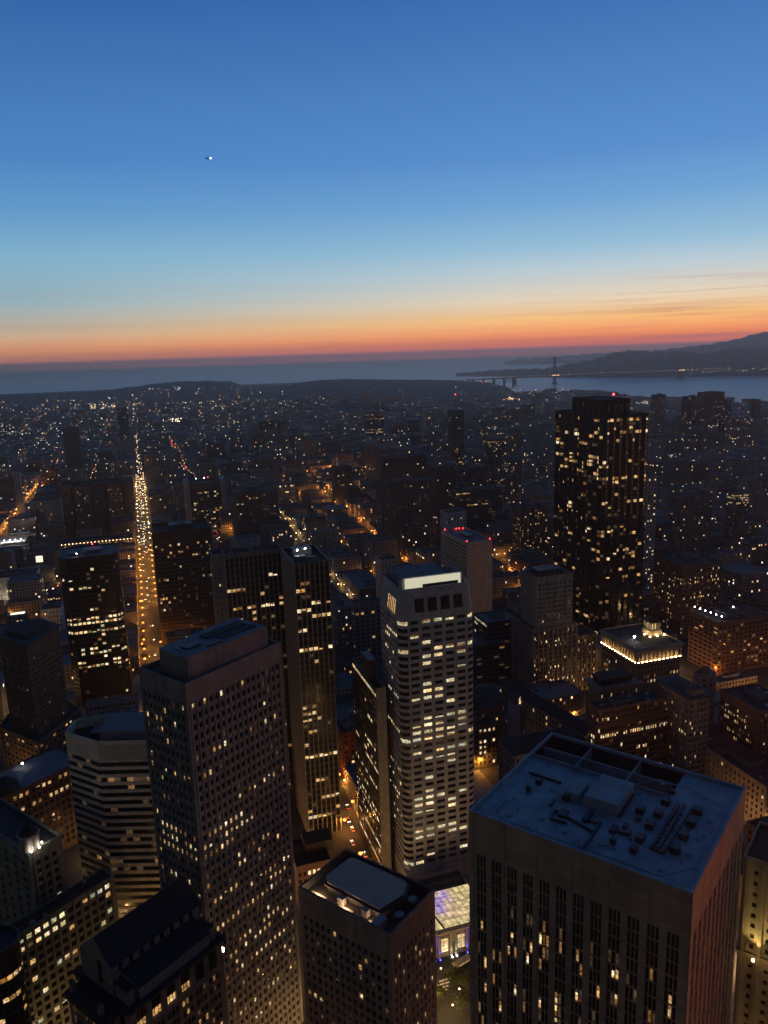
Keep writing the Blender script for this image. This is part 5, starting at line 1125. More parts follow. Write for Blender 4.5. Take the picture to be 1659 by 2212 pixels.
# shore line of the bay as distance from the camera by direction (tan of the angle right of straight ahead)
SHORE = [(-.9, 9000), (-.05, 9000), (.02, 8600), (.06, 8200), (.10, 7700), (.125, 7200), (.15, 6750), (.172, 6640), (.180, 6250), (.165, 5900), (.142, 5430), (.20, 5180), (.249, 4930), (.345, 4290), (.50, 3900), (.62, 3600), (.9, 3300)]
def shore(tn):
    if tn <= -.05: return 9000.0
    if tn >= .172:
        pts = [(.172, 5560), (.20, 5180), (.249, 4930), (.345, 4290), (.50, 3900), (.62, 3600), (.9, 3300)]
    else: pts = [(-.05, 9000), (.02, 8600), (.06, 8000), (.10, 7300), (.13, 6800), (.15, 6500), (.1719, 5600)]
    for (a, ra), (b, rb) in zip(pts, pts[1:]):
        if tn <= b: return ra + (rb - ra) * (tn - a) / (b - a)
    return pts[-1][1]
SKY = [(-60, 853), (0, 852), (100, 850), (200, 848), (310, 834), (350, 828), (390, 823.5), (450, 821.5), (515, 823), (530, 830), (545, 837), (575, 836), (625, 831), (665, 825), (703, 820), (753, 817.5), (810, 819), (870, 820), (919, 820), (970, 821), (1020, 823), (1060, 827), (1105, 831), (1125, 836), (1150, 845), (1200, 850), (1700, 850)]
def skyl(px):
    for (a, ya), (b, yb) in zip(SKY, SKY[1:]):
        if px <= b: return ya + (yb - ya) * (px - a) / (b - a)
    return 850
def ridge_far(tn, r):
    """height of the far western hills along a direction: crest follows the skyline seen in the photo"""
    px = CX + FPX * tn                                         # good enough near the horizon
    if px > 1150: return 0.0
    rc = 5600 if px > 552 else 6300
    for _ in range(2): pass
    d = ray(px, skyl(px)); zc = CAMZ + d.z / sqrt(d.x ** 2 + d.y ** 2) * rc
    zc += 3.0 * sin(px * .11) + 2 * sin(px * .37 + 1)
    if zc < 0: zc = 2
    w0 = 2300.0
    if r < rc: return zc * sst(rc - w0, rc, r)
    return zc * (1 - sst(rc, rc + 1500, r))
mb = MB()
rs = [40 * 1.055 ** k for k in range(102)]
rs = [r for r in rs if r < 9400]
NA = 150; tans = [-1.1 + 2.2 * k / NA for k in range(NA + 1)]
gmesh = []
for tn in tans:
    row = []
    sh = shore(tn)
    for r in rs:
        y = r / sqrt(1 + tn * tn); x = y * tn
        z = terrain(x, y); rf = ridge_far(tn, r); z = max(z, rf) if r > 3000 else z
        z *= 1 - sst(sh - 700, sh - 60, r); z = z - 12 * sst(sh - 40, sh + 60, r) if r > 2500 else z
        row.append((x, y, z - (0.0 if r < 2500 else 0.0)))
    gmesh.append(row)
for i in range(NA):
    for j in range(len(rs) - 1): mb.poly([gmesh[i][j], gmesh[i + 1][j], gmesh[i + 1][j + 1], gmesh[i][j + 1]], ASPH)
mb.poly([gmesh[i][0] for i in range(NA + 1)] + [(60, -300, 0), (-60, -300, 0)][:0] , ASPH)
g = mb.build('ground'); struct(g)
mb = MB(); mb.poly([(-44, 16, -.01), (-400, -300, -.01), (400, -300, -.01), (44, 16, -.01), (44, 45, -.01), (-44, 45, -.01)], ASPH); struct(mb.build('plaza'))
# water
m, t, b = mat_base('bay water'); b.inputs['Base Color'].default_value = (.55, .48, .44, 1); b.inputs['Roughness'].default_value = .3; b.inputs['IOR'].default_value = 1.33  # pale warm base colour stands in for haze and reflected sky
g_ = nd(t, 'ShaderNodeNewGeometry'); n1 = nd(t, 'ShaderNodeTexNoise'); n1.inputs['Scale'].default_value = .02; n1.inputs['Detail'].default_value = 6; t.links.new(g_.outputs['Position'], n1.inputs['Vector'])
bp = nd(t, 'ShaderNodeBump'); bp.inputs['Strength'].default_value = 1.0; bp.inputs['Distance'].default_value = 4; t.links.new(n1.outputs[0], bp.inputs['Height']); t.links.new(bp.outputs[0], b.inputs['Normal'])
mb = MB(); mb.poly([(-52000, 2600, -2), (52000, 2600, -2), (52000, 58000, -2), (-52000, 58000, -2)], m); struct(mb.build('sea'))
# headlands across the strait
HILLM = surf('haze-paled far hillside', (.13, .105, .09), .95, scale=.004, var=.35); HILLF = surf('darkened near headland', (.022, .022, .02), .95, scale=.01, var=.5)  # near hills darkened, far ones paled: haze depth put into the colour
HEADS = [
 ('coastal_hills', 8500, 7700, 12500, [(985, 813), (1002, 809), (1020, 805), (1036, 803), (1055, 801), (1075, 799.5), (1110, 798), (1140, 796.5), (1170, 797), (1190, 794), (1210, 790), (1232, 785.5), (1262, 780), (1290, 774), (1315, 765), (1330, 761), (1350, 757.5), (1370, 756.5), (1385, 757), (1400, 759), (1420, 760), (1438, 761.5), (1455, 759), (1475, 758), (1500, 760.5), (1512, 764), (1535, 761), (1570, 755), (1590, 752), (1620, 751), (1659, 750), (1740, 748), (1900, 750)]),
 ('hills', 12300, 11300, 16500, [(1380, 760), (1395, 758), (1420, 756.5), (1440, 754), (1470, 751), (1500, 747), (1530, 745), (1550, 740), (1575, 736), (1600, 730), (1620, 724), (1640, 719), (1659, 716.5), (1690, 714), (1740, 714), (1800, 718), (1900, 735)]),
 ('distant_hills', 19000, 18200, 22000, [(1090, 781), (1120, 775.5), (1150, 774), (1190, 771), (1230, 768), (1280, 763.5), (1320, 761), (1360, 759), (1400, 757), (1440, 756), (1480, 756), (1540, 757), (1640, 758)]),
]
FOOT = [(900, 9950), (985, 9900), (1060, 9650), (1230, 8450), (1400, 8100), (1659, 7950), (1900, 7900)]
for name, rc, r0, r1, prof in HEADS:
    mb = MB(); rows = []
    xs = [prof[0][0] + (prof[-1][0] - prof[0][0]) * k / 260 for k in range(261)]
    hr = random.Random(len(name))
    ph_ = [hr.uniform(0, 6.28) for _ in range(6)]
    for px in xs:
        for (a, ya), (b_, yb) in zip(prof, prof[1:]):
            if a <= px <= b_: yy = ya + (yb - ya) * (px - a) / (b_ - a); break
        d = ray(px, yy); h = sqrt(d.x ** 2 + d.y ** 2); dx, dy = d.x / h, d.y / h
        yy += .9 * sin(px * .19 + ph_[2]) + .7 * sin(px * .43 + ph_[3]) + .4 * sin(px * .97 + ph_[4])
        d = ray(px, yy); zc = max(4, CAMZ + d.z / h * rc); ef = min(1, (px - prof[0][0]) / 30 + .05)
        row = []
        if name == 'coastal_hills':
            for (a, ra), (b_, rb_) in zip(FOOT, FOOT[1:]):
                if a <= px <= b_: r0 = ra + (rb_ - ra) * (px - a) / (b_ - a)
            rc = r0 + 900; zc = max(1.5, CAMZ + d.z / h * rc)
        for k in range(17):
            u = k / 16; r = r0 + (rc - r0) * u * 2 if u <= .5 else rc + (r1 - rc) * (u * 2 - 1)
            s_ = sst(0, 1, u * 2) ** .8 if u <= .5 else 1 - sst(0, 1, u * 2 - 1)
            gul = 1 - .16 * (sin(px * .13 + ph_[0] + r * .004) + sin(px * .31 + ph_[1])) * (s_ * (1 - s_) * 4) * .5
            row.append((dx * r, dy * r, -3 + (zc + 3) * s_ * gul))
        rows.append(row)
    for i in range(len(rows) - 1):
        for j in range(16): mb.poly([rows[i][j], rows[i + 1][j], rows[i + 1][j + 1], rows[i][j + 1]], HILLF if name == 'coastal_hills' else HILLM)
    struct(mb.build(name))

# ------------------------------------------------------------------ the suspension bridge
BR = surf('bridge red paint', (.20, .06, .04), .7)
T1 = Vector((*P(1198, 829, 0), 0)); bd = Vector((.9625, .271, 0)).normalized(); T2 = T1 + bd * 1280; bn = Vector((-bd.y, bd.x, 0))
tBr = empty('suspension_bridge', T1, 'long red suspension bridge across the strait, deck lights on', 'bridge')
def bbox(name, c, ln, wd, h, m=BR): mb = MB(); mb.box(c, (ln, wd, h), m, atan2(bd.y, bd.x)); return mb.build(name, tBr)
for T in (T1, T2):
    mb = MB()
    for s_ in (-1, 1):
        for z0_, z1_, w_ in ((-2, 70, 13), (70, 150, 11), (150, 227, 9)): c = T + bn * (s_ * 14); mb.box((c.x, c.y, z0_), (w_, w_ * .8, z1_ - z0_), BR, atan2(bd.y, bd.x))
    for z_ in (55, 95, 140, 180, 216): mb.box((T.x, T.y, z_), (7, 22, 9), BR, atan2(bd.y, bd.x))
    mb.build('bridge_tower', tBr)
    bbox('pier', (T.x, T.y, -3), 34, 50, 13, CONC)
c0_ = T1 - bd * 820; c1_ = T2 + bd * 520; mid = (c0_ + c1_) / 2
bbox('deck', (mid.x, mid.y, 62), (c1_ - c0_).length, 27, 9)
for s_ in (-1, 1):
    mb = MB(); pts = []
    for k in range(0, 9): u = k / 8; p_ = T1 - bd * (380 * (1 - u)) + bn * (s_ * 14); pts.append((p_.x, p_.y, 72 + 155 * u ** 1.4))
    for k in range(1, 25): u = k / 24; p_ = T1 + bd * 1280 * u + bn * (s_ * 14); pts.append((p_.x, p_.y, 80 + 147 * (2 * u - 1) ** 2))
    for k in range(1, 9): u = k / 8; p_ = T2 + bd * 380 * u + bn * (s_ * 14); pts.append((p_.x, p_.y, 227 - 155 * u ** .8))
    for a, b_ in zip(pts, pts[1:]): mb.tube(a, b_, .9, .9, BR, 4)
    mb.build('cable', tBr)
py_ = T1 - bd * 385
bbox('pylon', (py_.x, py_.y, -3), 26, 34, 72, CONC)
for k in range(1, 5):
    p_ = py_ - bd * (95 * k); bbox('pylon', (p_.x, p_.y, -3), 14, 26, 64, CONC if k == 1 else BR)
mb = MB()
for k in range(9): a = py_ - bd * (95 * k / 8); b_ = py_ - bd * (95 * (k + 1) / 8) if k < 8 else None; 
for k in range(8):
    f_ = lambda u: 8 + 46 * (1 - (2 * u - 1) ** 2)
    a = py_ - bd * (95 * k / 8); b_ = py_ - bd * (95 * (k + 1) / 8); mb.tube((a.x, a.y, f_(k / 8)), (b_.x, b_.y, f_((k + 1) / 8)), 3, 3, BR, 5)
mb.build('arch', tBr)
mb = MB(); BL = glow('bridge lamp', (1, .62, .32), 4)
for k in range(56):
    p_ = c0_ + (c1_ - c0_) * ((k + .5) / 56); mb.ball((p_.x, p_.y, 76), R.uniform(1.2, 2.2), BL)
for T in (T1, T2):
    for k in range(-2, 3): p_ = T + bd * k * 14 - bn * 18; mb.ball((p_.x, p_.y, 74), 3.2, BL)
o = mb.build('deck_lights', tBr); stuff(o)
for T, z_ in ((T1, 229), (T2, 229)): mb = MB(); mb.ball((T.x, T.y, z_ + 2), .7, RED_L); mb.build('tower_light', tBr)

# ------------------------------------------------------------------ aeroplane
d = ray(453, 342); q = CAM + d * 1500
tAp = empty('aeroplane', q, 'tiny dark airliner with a bright landing light high in the blue sky', 'aeroplane')
AP = surf('dark aircraft skin', (.03, .035, .05), .4)
pl = rt.normalized() * .96 + fw * -.28; pl = Vector((pl.x, pl.y, .02)).normalized(); sd = Vector((-pl.y, pl.x, 0)); zz_ = Vector((0, 0, 1)); q = Vector(q)
mb = MB(); mb.tube(q - pl * 6, q + pl * 4, .9, 1.0, AP, 10); mb.tube(q + pl * 4, q + pl * 6.2, 1.0, .25, AP, 10); mb.tube(q - pl * 8.6, q - pl * 6, .25, .9, AP, 10); mb.build('fuselage', tAp)
for s_ in (-1, 1):
    mb = MB(); r0_, r1_ = q + pl * 1.2, q - pl * 1.4; e = q + sd * (9 * s_) - pl * 2.6 + zz_ * .8
    for dz in (0, .22): mb.poly([r0_ + zz_ * dz, r1_ + zz_ * dz, e - pl * .9 + zz_ * dz, e + zz_ * dz], AP)
    mb.build('wing', tAp)
    mb = MB(); mb.tube(q + sd * (3.2 * s_) - pl * .9 - zz_ * .9, q + sd * (3.2 * s_) + pl * 1.2 - zz_ * .9, .5, .55, AP, 8); mb.build('engine', tAp)
mb = MB(); a = q - pl * 7.6
for ds in (-.1, .1): mb.poly([a + sd * ds, a + pl * 2 + sd * ds, a - pl * .2 + zz_ * 3 + sd * ds, a - pl * 1.2 + zz_ * 3 + sd * ds], AP)
mb.build('tail_fin', tAp)
mb = MB(); mb.ball(q + pl * 2.2 - zz_ * .6 - fw * 1.5, 1.15, glow('landing light', (.85, 1, 1), 16)); mb.build('landing_light', tAp)

# ------------------------------------------------------------------ the ordinary blocks of the city
M0 = Vector((8, 282)); MN = Vector((.6, .8))
def market(x, y): return (Vector((x, y)) - M0).dot(MN)           # >0: north of the diagonal street
bv, bf = [], []
for poly, z1, z0 in HERO_POLYS:
    k = len(bv); n = len(poly)
    for p_ in poly: bv.append((p_[0], p_[1], z0)); bv.append((p_[0], p_[1], z1))
    for i in range(n): a, b = k + 2 * i, k + 2 * ((i + 1) % n); bf.append((a, b, b + 1, a + 1))
    bf.append(tuple(k + 2 * i + 1 for i in range(n)))
BVH = BVHTree.FromPolygons(bv, bf)
def hidden(pt):
    d = Vector(pt) - CAM; L = d.length; h = BVH.ray_cast(CAM, d / L, L - .5); return h[0] is not None
def overlaps(A, B, m=2.0):
    for poly in (A, B):
        n = len(poly)
        for i in range(n):
            a, b = poly[i], poly[(i + 1) % n]; e = Vector((b[1] - a[1], a[0] - b[0])); L = e.length
            if L < 1e-6: continue
            e /= L; pa = [e.dot(Vector(q)) for q in A]; pb = [e.dot(Vector(q)) for q in B]
            if max(pa) + m < min(pb) or max(pb) + m < min(pa): return False
    return True
HB = [(p_, cen(p_), max((Vector(q) - Vector(cen(p_))).length for q in p_)) for p_, _, _ in HERO_POLYS]
WALLS = [('grey', surf('city grey wall', (.32, .285, .255), streak=True)), ('dark', surf('city dark wall', (.17, .148, .13))), ('brown', surf('city brown wall', (.31, .21, .145), streak=True)), ('buff', surf('city buff wall', (.38, .31, .24), streak=True)), ('pale', surf('city pale wall', (.42, .40, .37), streak=True)), ('reddish', surf('city red wall', (.22, .11, .085)))]
ROOFS = [surf('city felt roof', (.05, .048, .047), scale=.1), surf('city gravel roof', (.10, .095, .09), scale=.1), surf('city pale roof', (.19, .185, .18), scale=.1)]
CW = [lit('city warm window', (1, .64, .27), 1.5, .4, .5), lit('city pale window', (1, .82, .5), 2.2, .4, .5), lit('city amber window', (1, .5, .16), 1.0, .4, .5), lit('city white window', (.9, .95, 1), 1.8, .4, .5), lit('city faint window', (.9, .6, .3), .18, .4, .5)]
lots = []
rl = random.Random(99)
for k in range(-26, 34):
    b0, b1 = -5 + 107 * k + (13 if k == 0 else 9.5), -5 + 107 * (k + 1) - (13 if k == -1 else 9.5)
    for j in range(-2, 28):
        a0, a1 = 470 + 147 * j + 9, 470 + 147 * (j + 1) - 9
        am, bm = (a0 + a1) / 2, (b0 + b1) / 2; xm, ym = ab(am, bm)
        if ym < 200: continue
        px, py, D = proj(xm, ym, terrain(xm, ym) + 15); r = sqrt(xm * xm + ym * ym)
        if px < -140 or px > 1800 or r > 4700 or r > shore(xm / ym) - 120: continue
        half = 2 if r < 2600 else 2
        for h in range(half):
            bb0 = b0 + (b1 - b0) * h / half + (.4 if h else 0); bb1 = b0 + (b1 - b0) * (h + 1) / half - (.4 if not h else 0)
            a = a0
            while a < a1 - 6:
                w = rl.choice((9, 12, 16, 22, 30, 42)) if r < 1500 else rl.choice((10, 16, 24, 36)) if r < 2600 else rl.choice((24, 40, 60))
                w = min(w, a1 - a)
                if a1 - a - w < 7: w = a1 - a
                dpt = (bb1 - bb0) * (rl.uniform(.72, 1.0))
                lo, hi = (bb0, bb0 + dpt) if h == 0 else (bb1 - dpt, bb1)
                poly = [ab(a + .15, lo), ab(a + .15, hi), ab(a + w - .15, hi), ab(a + w - .15, lo)]
                cx_, cy_ = cen(poly); g0 = min(terrain(*q) for q in poly)
                a_ = a; a += w
                if market(cx_, cy_) < 34 and r < 1200: continue
                rad = max((Vector(q) - Vector((cx_, cy_))).length for q in poly)
                if any((Vector(c_) - Vector((cx_, cy_))).length < rad + rh + 3 and overlaps(poly, hp) for hp, c_, rh in HB): continue
                tall = rl.random()
                hill = exp(-((a_ - 1600) / 600) ** 2 - ((lo - 420) / 330) ** 2)
                if r < 650: ht = rl.uniform(11, 25)
                elif r < 1250: ht = rl.uniform(10, 30) if tall < .88 else rl.uniform(30, 46)
                elif r < 2600: ht = rl.uniform(8, 20) if tall < .90 else rl.uniform(24, 52)
                else: ht = rl.uniform(7, 13) if tall < .95 else rl.uniform(18, 42)
                if lo > 800 and r < 2700 and tall > .8: ht += 14
                lots.append([r, poly, g0 - 1.5, g0 + ht, (cx_, cy_)])
def bmesh_block(mb, poly, z0, z1, wm, rm, rr, r, plit, parapet=True, dark=True, kit=True):
    n = len(poly)
    for i in range(n):
        p_, q = poly[i], poly[(i + 1) % n]
        mb.poly([(p_[0], p_[1], z0), (q[0], q[1], z0), (q[0], q[1], z1), (p_[0], p_[1], z1)], wm)
    if parapet:
        inn = shrink(poly, .45)
        for i in range(n):
            a, b, c, d = poly[i], poly[(i + 1) % n], inn[(i + 1) % n], inn[i]
            mb.poly([(a[0], a[1], z1), (b[0], b[1], z1), (c[0], c[1], z1), (d[0], d[1], z1)], wm); mb.poly([(d[0], d[1], z1), (c[0], c[1], z1), (c[0], c[1], z1 - .9), (d[0], d[1], z1 - .9)], wm)
        mb.poly([(q[0], q[1], z1 - .9) for q in inn], rm)
    else: mb.poly([(q[0], q[1], z1) for q in poly], rm)
    nl = 0; wins = []
    fl, bay = 3.5, 3.2
    for i in range(n):
        p_, q = poly[i], poly[(i + 1) % n]
        if not facing(p_, q, z1): continue
        dx, dy = q[0] - p_[0], q[1] - p_[1]; L = sqrt(dx * dx + dy * dy); d = (dx / L, dy / L); nn = (d[1], -d[0])
        nb, nr = int((L - 1.2) / bay), int((z1 - z0 - 4.5) / fl)
        off = (L - nb * bay) / 2
        blank = rr.random() < .25
        for rw in range(nr):
            prow = plit * (4 if rr.random() < .12 else .7)
            for c in range(nb):
                on = rr.random() < prow
                if blank and rr.random() < .8: continue
                if not on and not dark: continue
                k = rr.choices((0, 1, 2, 3, 4), (5, 4, 3, 2, 5))[0] if on else -1
                x0 = off + c * bay + .8; x1 = x0 + 1.5; za = z1 - 2.6 - rw * fl - .9; zb = za + 1.9
                o = .04
                f_ = lambda x, z: (p_[0] + d[0] * x + nn[0] * o, p_[1] + d[1] * x + nn[1] * o, z)
                wins.append((on, k, [f_(x0, za), f_(x1, za), f_(x1, zb), f_(x0, zb)]))
                nl += on and k != 4
    return wins, nl
REFS = [('the very tall black tower', 1300, 1100), ('the lit avenue', 300, 1100), ('the white crowned tower', 920, 1330), ('the finned towers', 620, 1260), ('the tan-ended slab', 1010, 1190), ('the neo-gothic tower', 1180, 1330), ('the floodlit arcade', 1390, 1400), ('the huge dark hotel', 205, 1080), ('the pale-piered hotel', 445, 1090),
        ('the orange-footed hotel', 875, 1015), ('the masted tower', 988, 930), ('the pale apartment tower', 810, 920), ('the widest tower over the bay', 1546, 890), ('the mauve slab', 550, 1110), ('the bright low glass block', 1604, 1080), ('the thin blank slab', 800, 1000), ('the black tower by the avenue', 190, 1300), ('the freckled orange hotel', 1155, 1120), ('the white corner building', 985, 1122), ('the brown tower by the avenue', 390, 1220)]
vis = []
for L_ in lots:
    r, poly, z0, z1, c = L_
    px, py, D = proj(c[0], c[1], z1)
    if not (-15 < px < 1675 and 0 < py < 2230): continue
    pts = [(*c, z1)] + [(c[0] * .3 + q[0] * .7, c[1] * .3 + q[1] * .7, z1 - .3) for q in poly]
    pts += [((poly[i][0] + poly[(i + 1) % 4][0]) / 2, (poly[i][1] + poly[(i + 1) % 4][1]) / 2, (z0 + z1) / 2) for i in (0, 3)]
    s = sum(not hidden(p_) for p_ in pts) / len(pts)
    if s < .25: continue
    ar = (poly[1][0] - poly[0][0]) ** 2 + (poly[1][1] - poly[0][1]) ** 2
    ar = sqrt(ar) * (z1 - z0) * .7 + sqrt(ar) * (Vector(poly[2]) - Vector(poly[1])).length * .25
    vis.append((ar / r ** 2 * s, L_, px, py))
vis.sort(key=lambda v: -v[0])
NIND = 285
own = vis[:NIND]; own_ids = set(id(v[1]) for v in own)
info = []
for sc_, L_, px, py in own:
    ref = min(REFS, key=lambda q: (q[1] - px) ** 2 + (1.6 * (q[2] - py)) ** 2); dx, dy = px - ref[1], 1.6 * (py - ref[2])
    way = ('right of' if dx > 0 else 'left of') if abs(dx) > abs(dy) else ('in front of' if dy > 0 else 'beyond')
    info.append([L_, ref[0], way, dx * dx + dy * dy])
ORD = ['nearest', 'second', 'third', 'fourth', 'fifth', 'sixth', 'seventh', 'eighth', 'ninth', 'tenth', 'eleventh', 'twelfth', 'thirteenth', 'fourteenth', 'fifteenth', 'sixteenth', 'seventeenth', 'eighteenth', 'nineteenth', 'twentieth', 'twenty-first', 'twenty-second', 'twenty-third', 'twenty-fourth', 'twenty-fifth']
groups_ = {}
for it in info: groups_.setdefault((it[1], it[2]), []).append(it)
for key, its in groups_.items():
    its.sort(key=lambda t_: t_[3])
    for i, it in enumerate(its): it.append(ORD[min(i, len(ORD) - 1)])
for n_i, (L_, ref, way, _, od) in enumerate(info):
    r, poly, z0, z1, c = L_
    rr = random.Random(5000 + n_i); cn_, wm = rr.choices(WALLS, (5, 3, 4, 3, 1.6, 2))[0]; rm = rr.choices(ROOFS, (5, 4, 2))[0]
    mb = MB(); wins, nl = bmesh_block(mb, poly, z0, z1, wm, rm, rr, r, .055 if r > 700 else .05)
    ht = z1 - z0
    nm, sz = ('low_rise_block', 'low') if ht < 17 else ('mid_rise_block', 'mid-height') if ht < 32 else ('high_rise_block', 'tall')
    lt = 'unlit' if nl == 0 else 'few windows lit' if nl < 6 else 'many windows lit'
    root = empty(nm, (c[0], c[1], z0), ' '.join(f'{sz} {cn_} block, {lt}, {od} {way} {ref}'.replace('with no lit windows', 'unlit').split()), 'building', 'ordinary city blocks')
    mb.build('wall', root)
    wl = MB()
    for on, k, q in wins: wl.poly(q, CW[k] if on else GL)
    if wl.f: stuff(wl.build('windows', root))
    roof_kit(root, poly, z1 - .9, 7000 + n_i, rr.choice((2, 3, 4)) if r < 1300 else 1, rr.random() < .6)
# everything smaller or farther as one mass
mb = MB(); r_mass = random.Random(55)
CD = [glow('far pale light', (1, .84, .58), 2.2), glow('far orange light', (1, .55, .2), 2.0), glow('far white light', (.92, .96, 1), 2.4)]
for L_ in lots:
    if id(L_) in own_ids: continue
    r, poly, z0, z1, c = L_
    px, py, D = proj(c[0], c[1], z1)
    if not (-90 < px < 1750): continue
    cn_, wm = r_mass.choices(WALLS, (5, 4, 3, 2, 1.2, 1))[0]
    wins, nl = bmesh_block(mb, poly, z0, z1, wm, r_mass.choices(ROOFS, (5, 4, 2))[0], r_mass, r, .035 if r < 2600 else .02, parapet=r < 1500, dark=r < 1100)
    for on, k, q in wins: mb.poly(q, CW[k] if on else GL)
    if r_mass.random() < .5:
        q = ptin(poly, r_mass.uniform(.3, .7), r_mass.uniform(.3, .7)); w = r_mass.uniform(3, 6); mb.box((q[0], q[1], z1 - .2), (w, w * .8, r_mass.uniform(2, 4)), wm, radians(17.5))
stuff(mb.build('distant_city_blocks'))

# pavements: one raised slab per block on the flat ground
mb = MB()
for k in range(-9, 9):
    for j in range(-2, 3):
        b0, b1, a0, a1 = -5 + 107 * k + (9.2 if k == 0 else 6.8), -5 + 107 * (k + 1) - (9.2 if k == -1 else 6.8), 470 + 147 * j + 6.5, 470 + 147 * (j + 1) - 6.5
        poly = [ab(a0, b0), ab(a0, b1), ab(a1, b1), ab(a1, b0)]
        if min(market(*q) for q in poly) < 14: continue
        mb.prism(poly, -.05, .15, PAVE)
struct(mb.build('pavement'))
mb = MB()
def strip(a, b, w, z=.03):
    a, b = Vector(a), Vector(b); d = (b - a).normalized(); n = Vector((-d.y, d.x)) * w / 2; mb.poly([(*(a - n), z), (*(a + n), z), (*(b + n), z), (*(b - n), z)][::-1], PAINT)
for bs in (-5, 102, 209):
    for off in (-2.2, 2.2):
        a = 380
        while a < 900: strip(ab(a, bs + off), ab(a + 3, bs + off), .2); a += 9
    for j in range(0, 4):
        for e in (-9.5, 9.5):
            for s_ in range(-5, 6): strip(ab(470 + 147 * j + e - 1.6, bs + s_ * 1.15), ab(470 + 147 * j + e + 1.6, bs + s_ * 1.15), .55)
q = P(955, 2133, 0)
for k in range(4): strip((q[0] - 3.2 + k * .7, q[1] - 3 + k * 2.1), (q[0] + 2.2 + k * .7, q[1] - 1.2 + k * 2.1), .8)
struct(mb.build('road_markings'))

# ------------------------------------------------------------------ street lamps
lamp_parts = {}
def lamp_kit(key, gm, energy, col, rad=1.0):
    mb = MB(); mb.tube((0, 0, 0), (0, 0, 8.2), .14, .09, METAL_D, 6); mb.tube((0, 0, 8.1), (1.6, 0, 8.7), .07, .06, METAL_D, 5)
    h = MB(); h.ball((1.7, 0, 8.5), rad, gm, .7)
    l = bpy.data.lights.new('street_light', 'POINT'); l.energy = energy; l.color = col; l.shadow_soft_size = .35
    lamp_parts[key] = (mb.mesh('lamp_pole'), h.mesh('lamp_head'), l)
lamp_kit('orange', glow('sodium street lamp', (1, .30, .05), 3.6), 8000, (1, .40, .07), 1.15); lamp_kit('plaza', glow('plaza lamp', (1, .6, .2), 7), 1500, (1, .62, .2), .42); lamp_kit('canyon', glow('sodium street lamp', ()  , 0), 13000, (1, .58, .22)); lamp_kit('yellow', glow('yellow street lamp', (1, .58, .2), 5), 2600, (1, .66, .28)); lamp_kit('white', glow('white street lamp', (1, .94, .8), 14), 1800, (1, .9, .72))
def street_lamp(x, y, face, key, label, group):
    pm, hm, l = lamp_parts[key]; r = empty('street_lamp', (x, y, terrain(x, y)), label, 'street lamp', group); r.rotation_euler = (0, 0, face)
    for nm, d in (('pole', pm), ('lamp_head', hm)): o = bpy.data.objects.new(nm, d); COL.objects.link(o); o.parent = r
    o = bpy.data.objects.new('street_light', l); COL.objects.link(o); o.parent = r; o.location = (1.7, 0, 7.6)
nla = 0
def clear(x, y): return not any((Vector(c_) - Vector((x, y))).length < rh + 2 and overlaps([(x - .5, y - .5), (x + .5, y - .5), (x + .5, y + .5), (x - .5, y + .5)], hp, .2) for hp, c_, rh in HB)
def lamp_run(bs, a0, a1, step, key, label, group, half=7.4, show=True):
    a = a0; k = 0
    while a < a1:
        for sd_ in (-1, 1):
            x, y = ab(a + (step * .5 if sd_ > 0 else 0), bs + sd_ * half)
            px, py, D = proj(x, y, 9)
            if -40 < px < 1700 and clear(x, y) and (not show or not hidden((x, y, 9))):
                street_lamp(x, y, atan2(V[1], V[0]) + (pi if sd_ > 0 else 0), key, label, group)
        a += step
lamp_run(-5, 640, 1180, 27, 'orange', 'orange street lamp along the near stretch of the lit avenue', 'orange lamps along the avenue', 9.6)
lamp_run(-5, 1190, 1900, 36, 'yellow', 'yellow street lamp along the far stretch of the lit avenue', 'yellow lamps along the avenue', 9.6)
lamp_run(102, 372, 800, 34, 'orange', 'orange street lamp in the narrow street beside the white tower', 'lamps in the narrow street', 6.6)
lamp_run(209, 560, 1500, 42, 'yellow', 'yellow street lamp on the street right of the finned towers', 'lamps on the climbing street')
lamp_run(-112, 620, 1500, 55, 'yellow', 'yellow street lamp on the street behind the big store', 'lamps behind the big store')
lamp_run(-219, 700, 1900, 45, 'orange', 'orange street lamp on the slanting street at far left', 'lamps on the far left street')
lamp_run(423, 620, 1500, 64, 'orange', 'orange street lamp among the blocks left of the very tall black tower', 'lamps by the black tower')
lamp_run(637, 700, 1500, 64, 'orange', 'orange street lamp among the blocks right of the very tall black tower', 'lamps right of the black tower')
lamp_run(-326, 900, 2000, 60, 'yellow', 'yellow street lamp on the farthest left street', 'lamps on the farthest left street')
lamp_run(316, 560, 1400, 70, 'orange', 'orange street lamp among the blocks behind the tan-ended slab', 'lamps behind the slab')
for kx in range(0, 8):                                           # cross streets, where one can see down to them
    for bb in range(-300, 640, 47):
        x, y = ab(470 + 147 * kx, bb)
        if abs(((bb + 5) % 107)) > 18 and market(x, y) > 10 and not hidden((x, y, 9)) and clear(x, y): street_lamp(x + 5, y, pi, 'orange', 'orange street lamp on a cross street between the blocks', 'lamps on the cross streets')
for px, py, key in ((830, 1860, 'orange'), (846, 1870, 'orange'), (960, 2105, 'plaza'), (1000, 2150, 'plaza'), (948, 2160, 'plaza'), (986, 2185, 'plaza')):
    q = P(px, py, 6); street_lamp(q[0], q[1], 2.6, key, 'street lamp on the plaza at the foot of the white tower', 'lamps on the plaza')
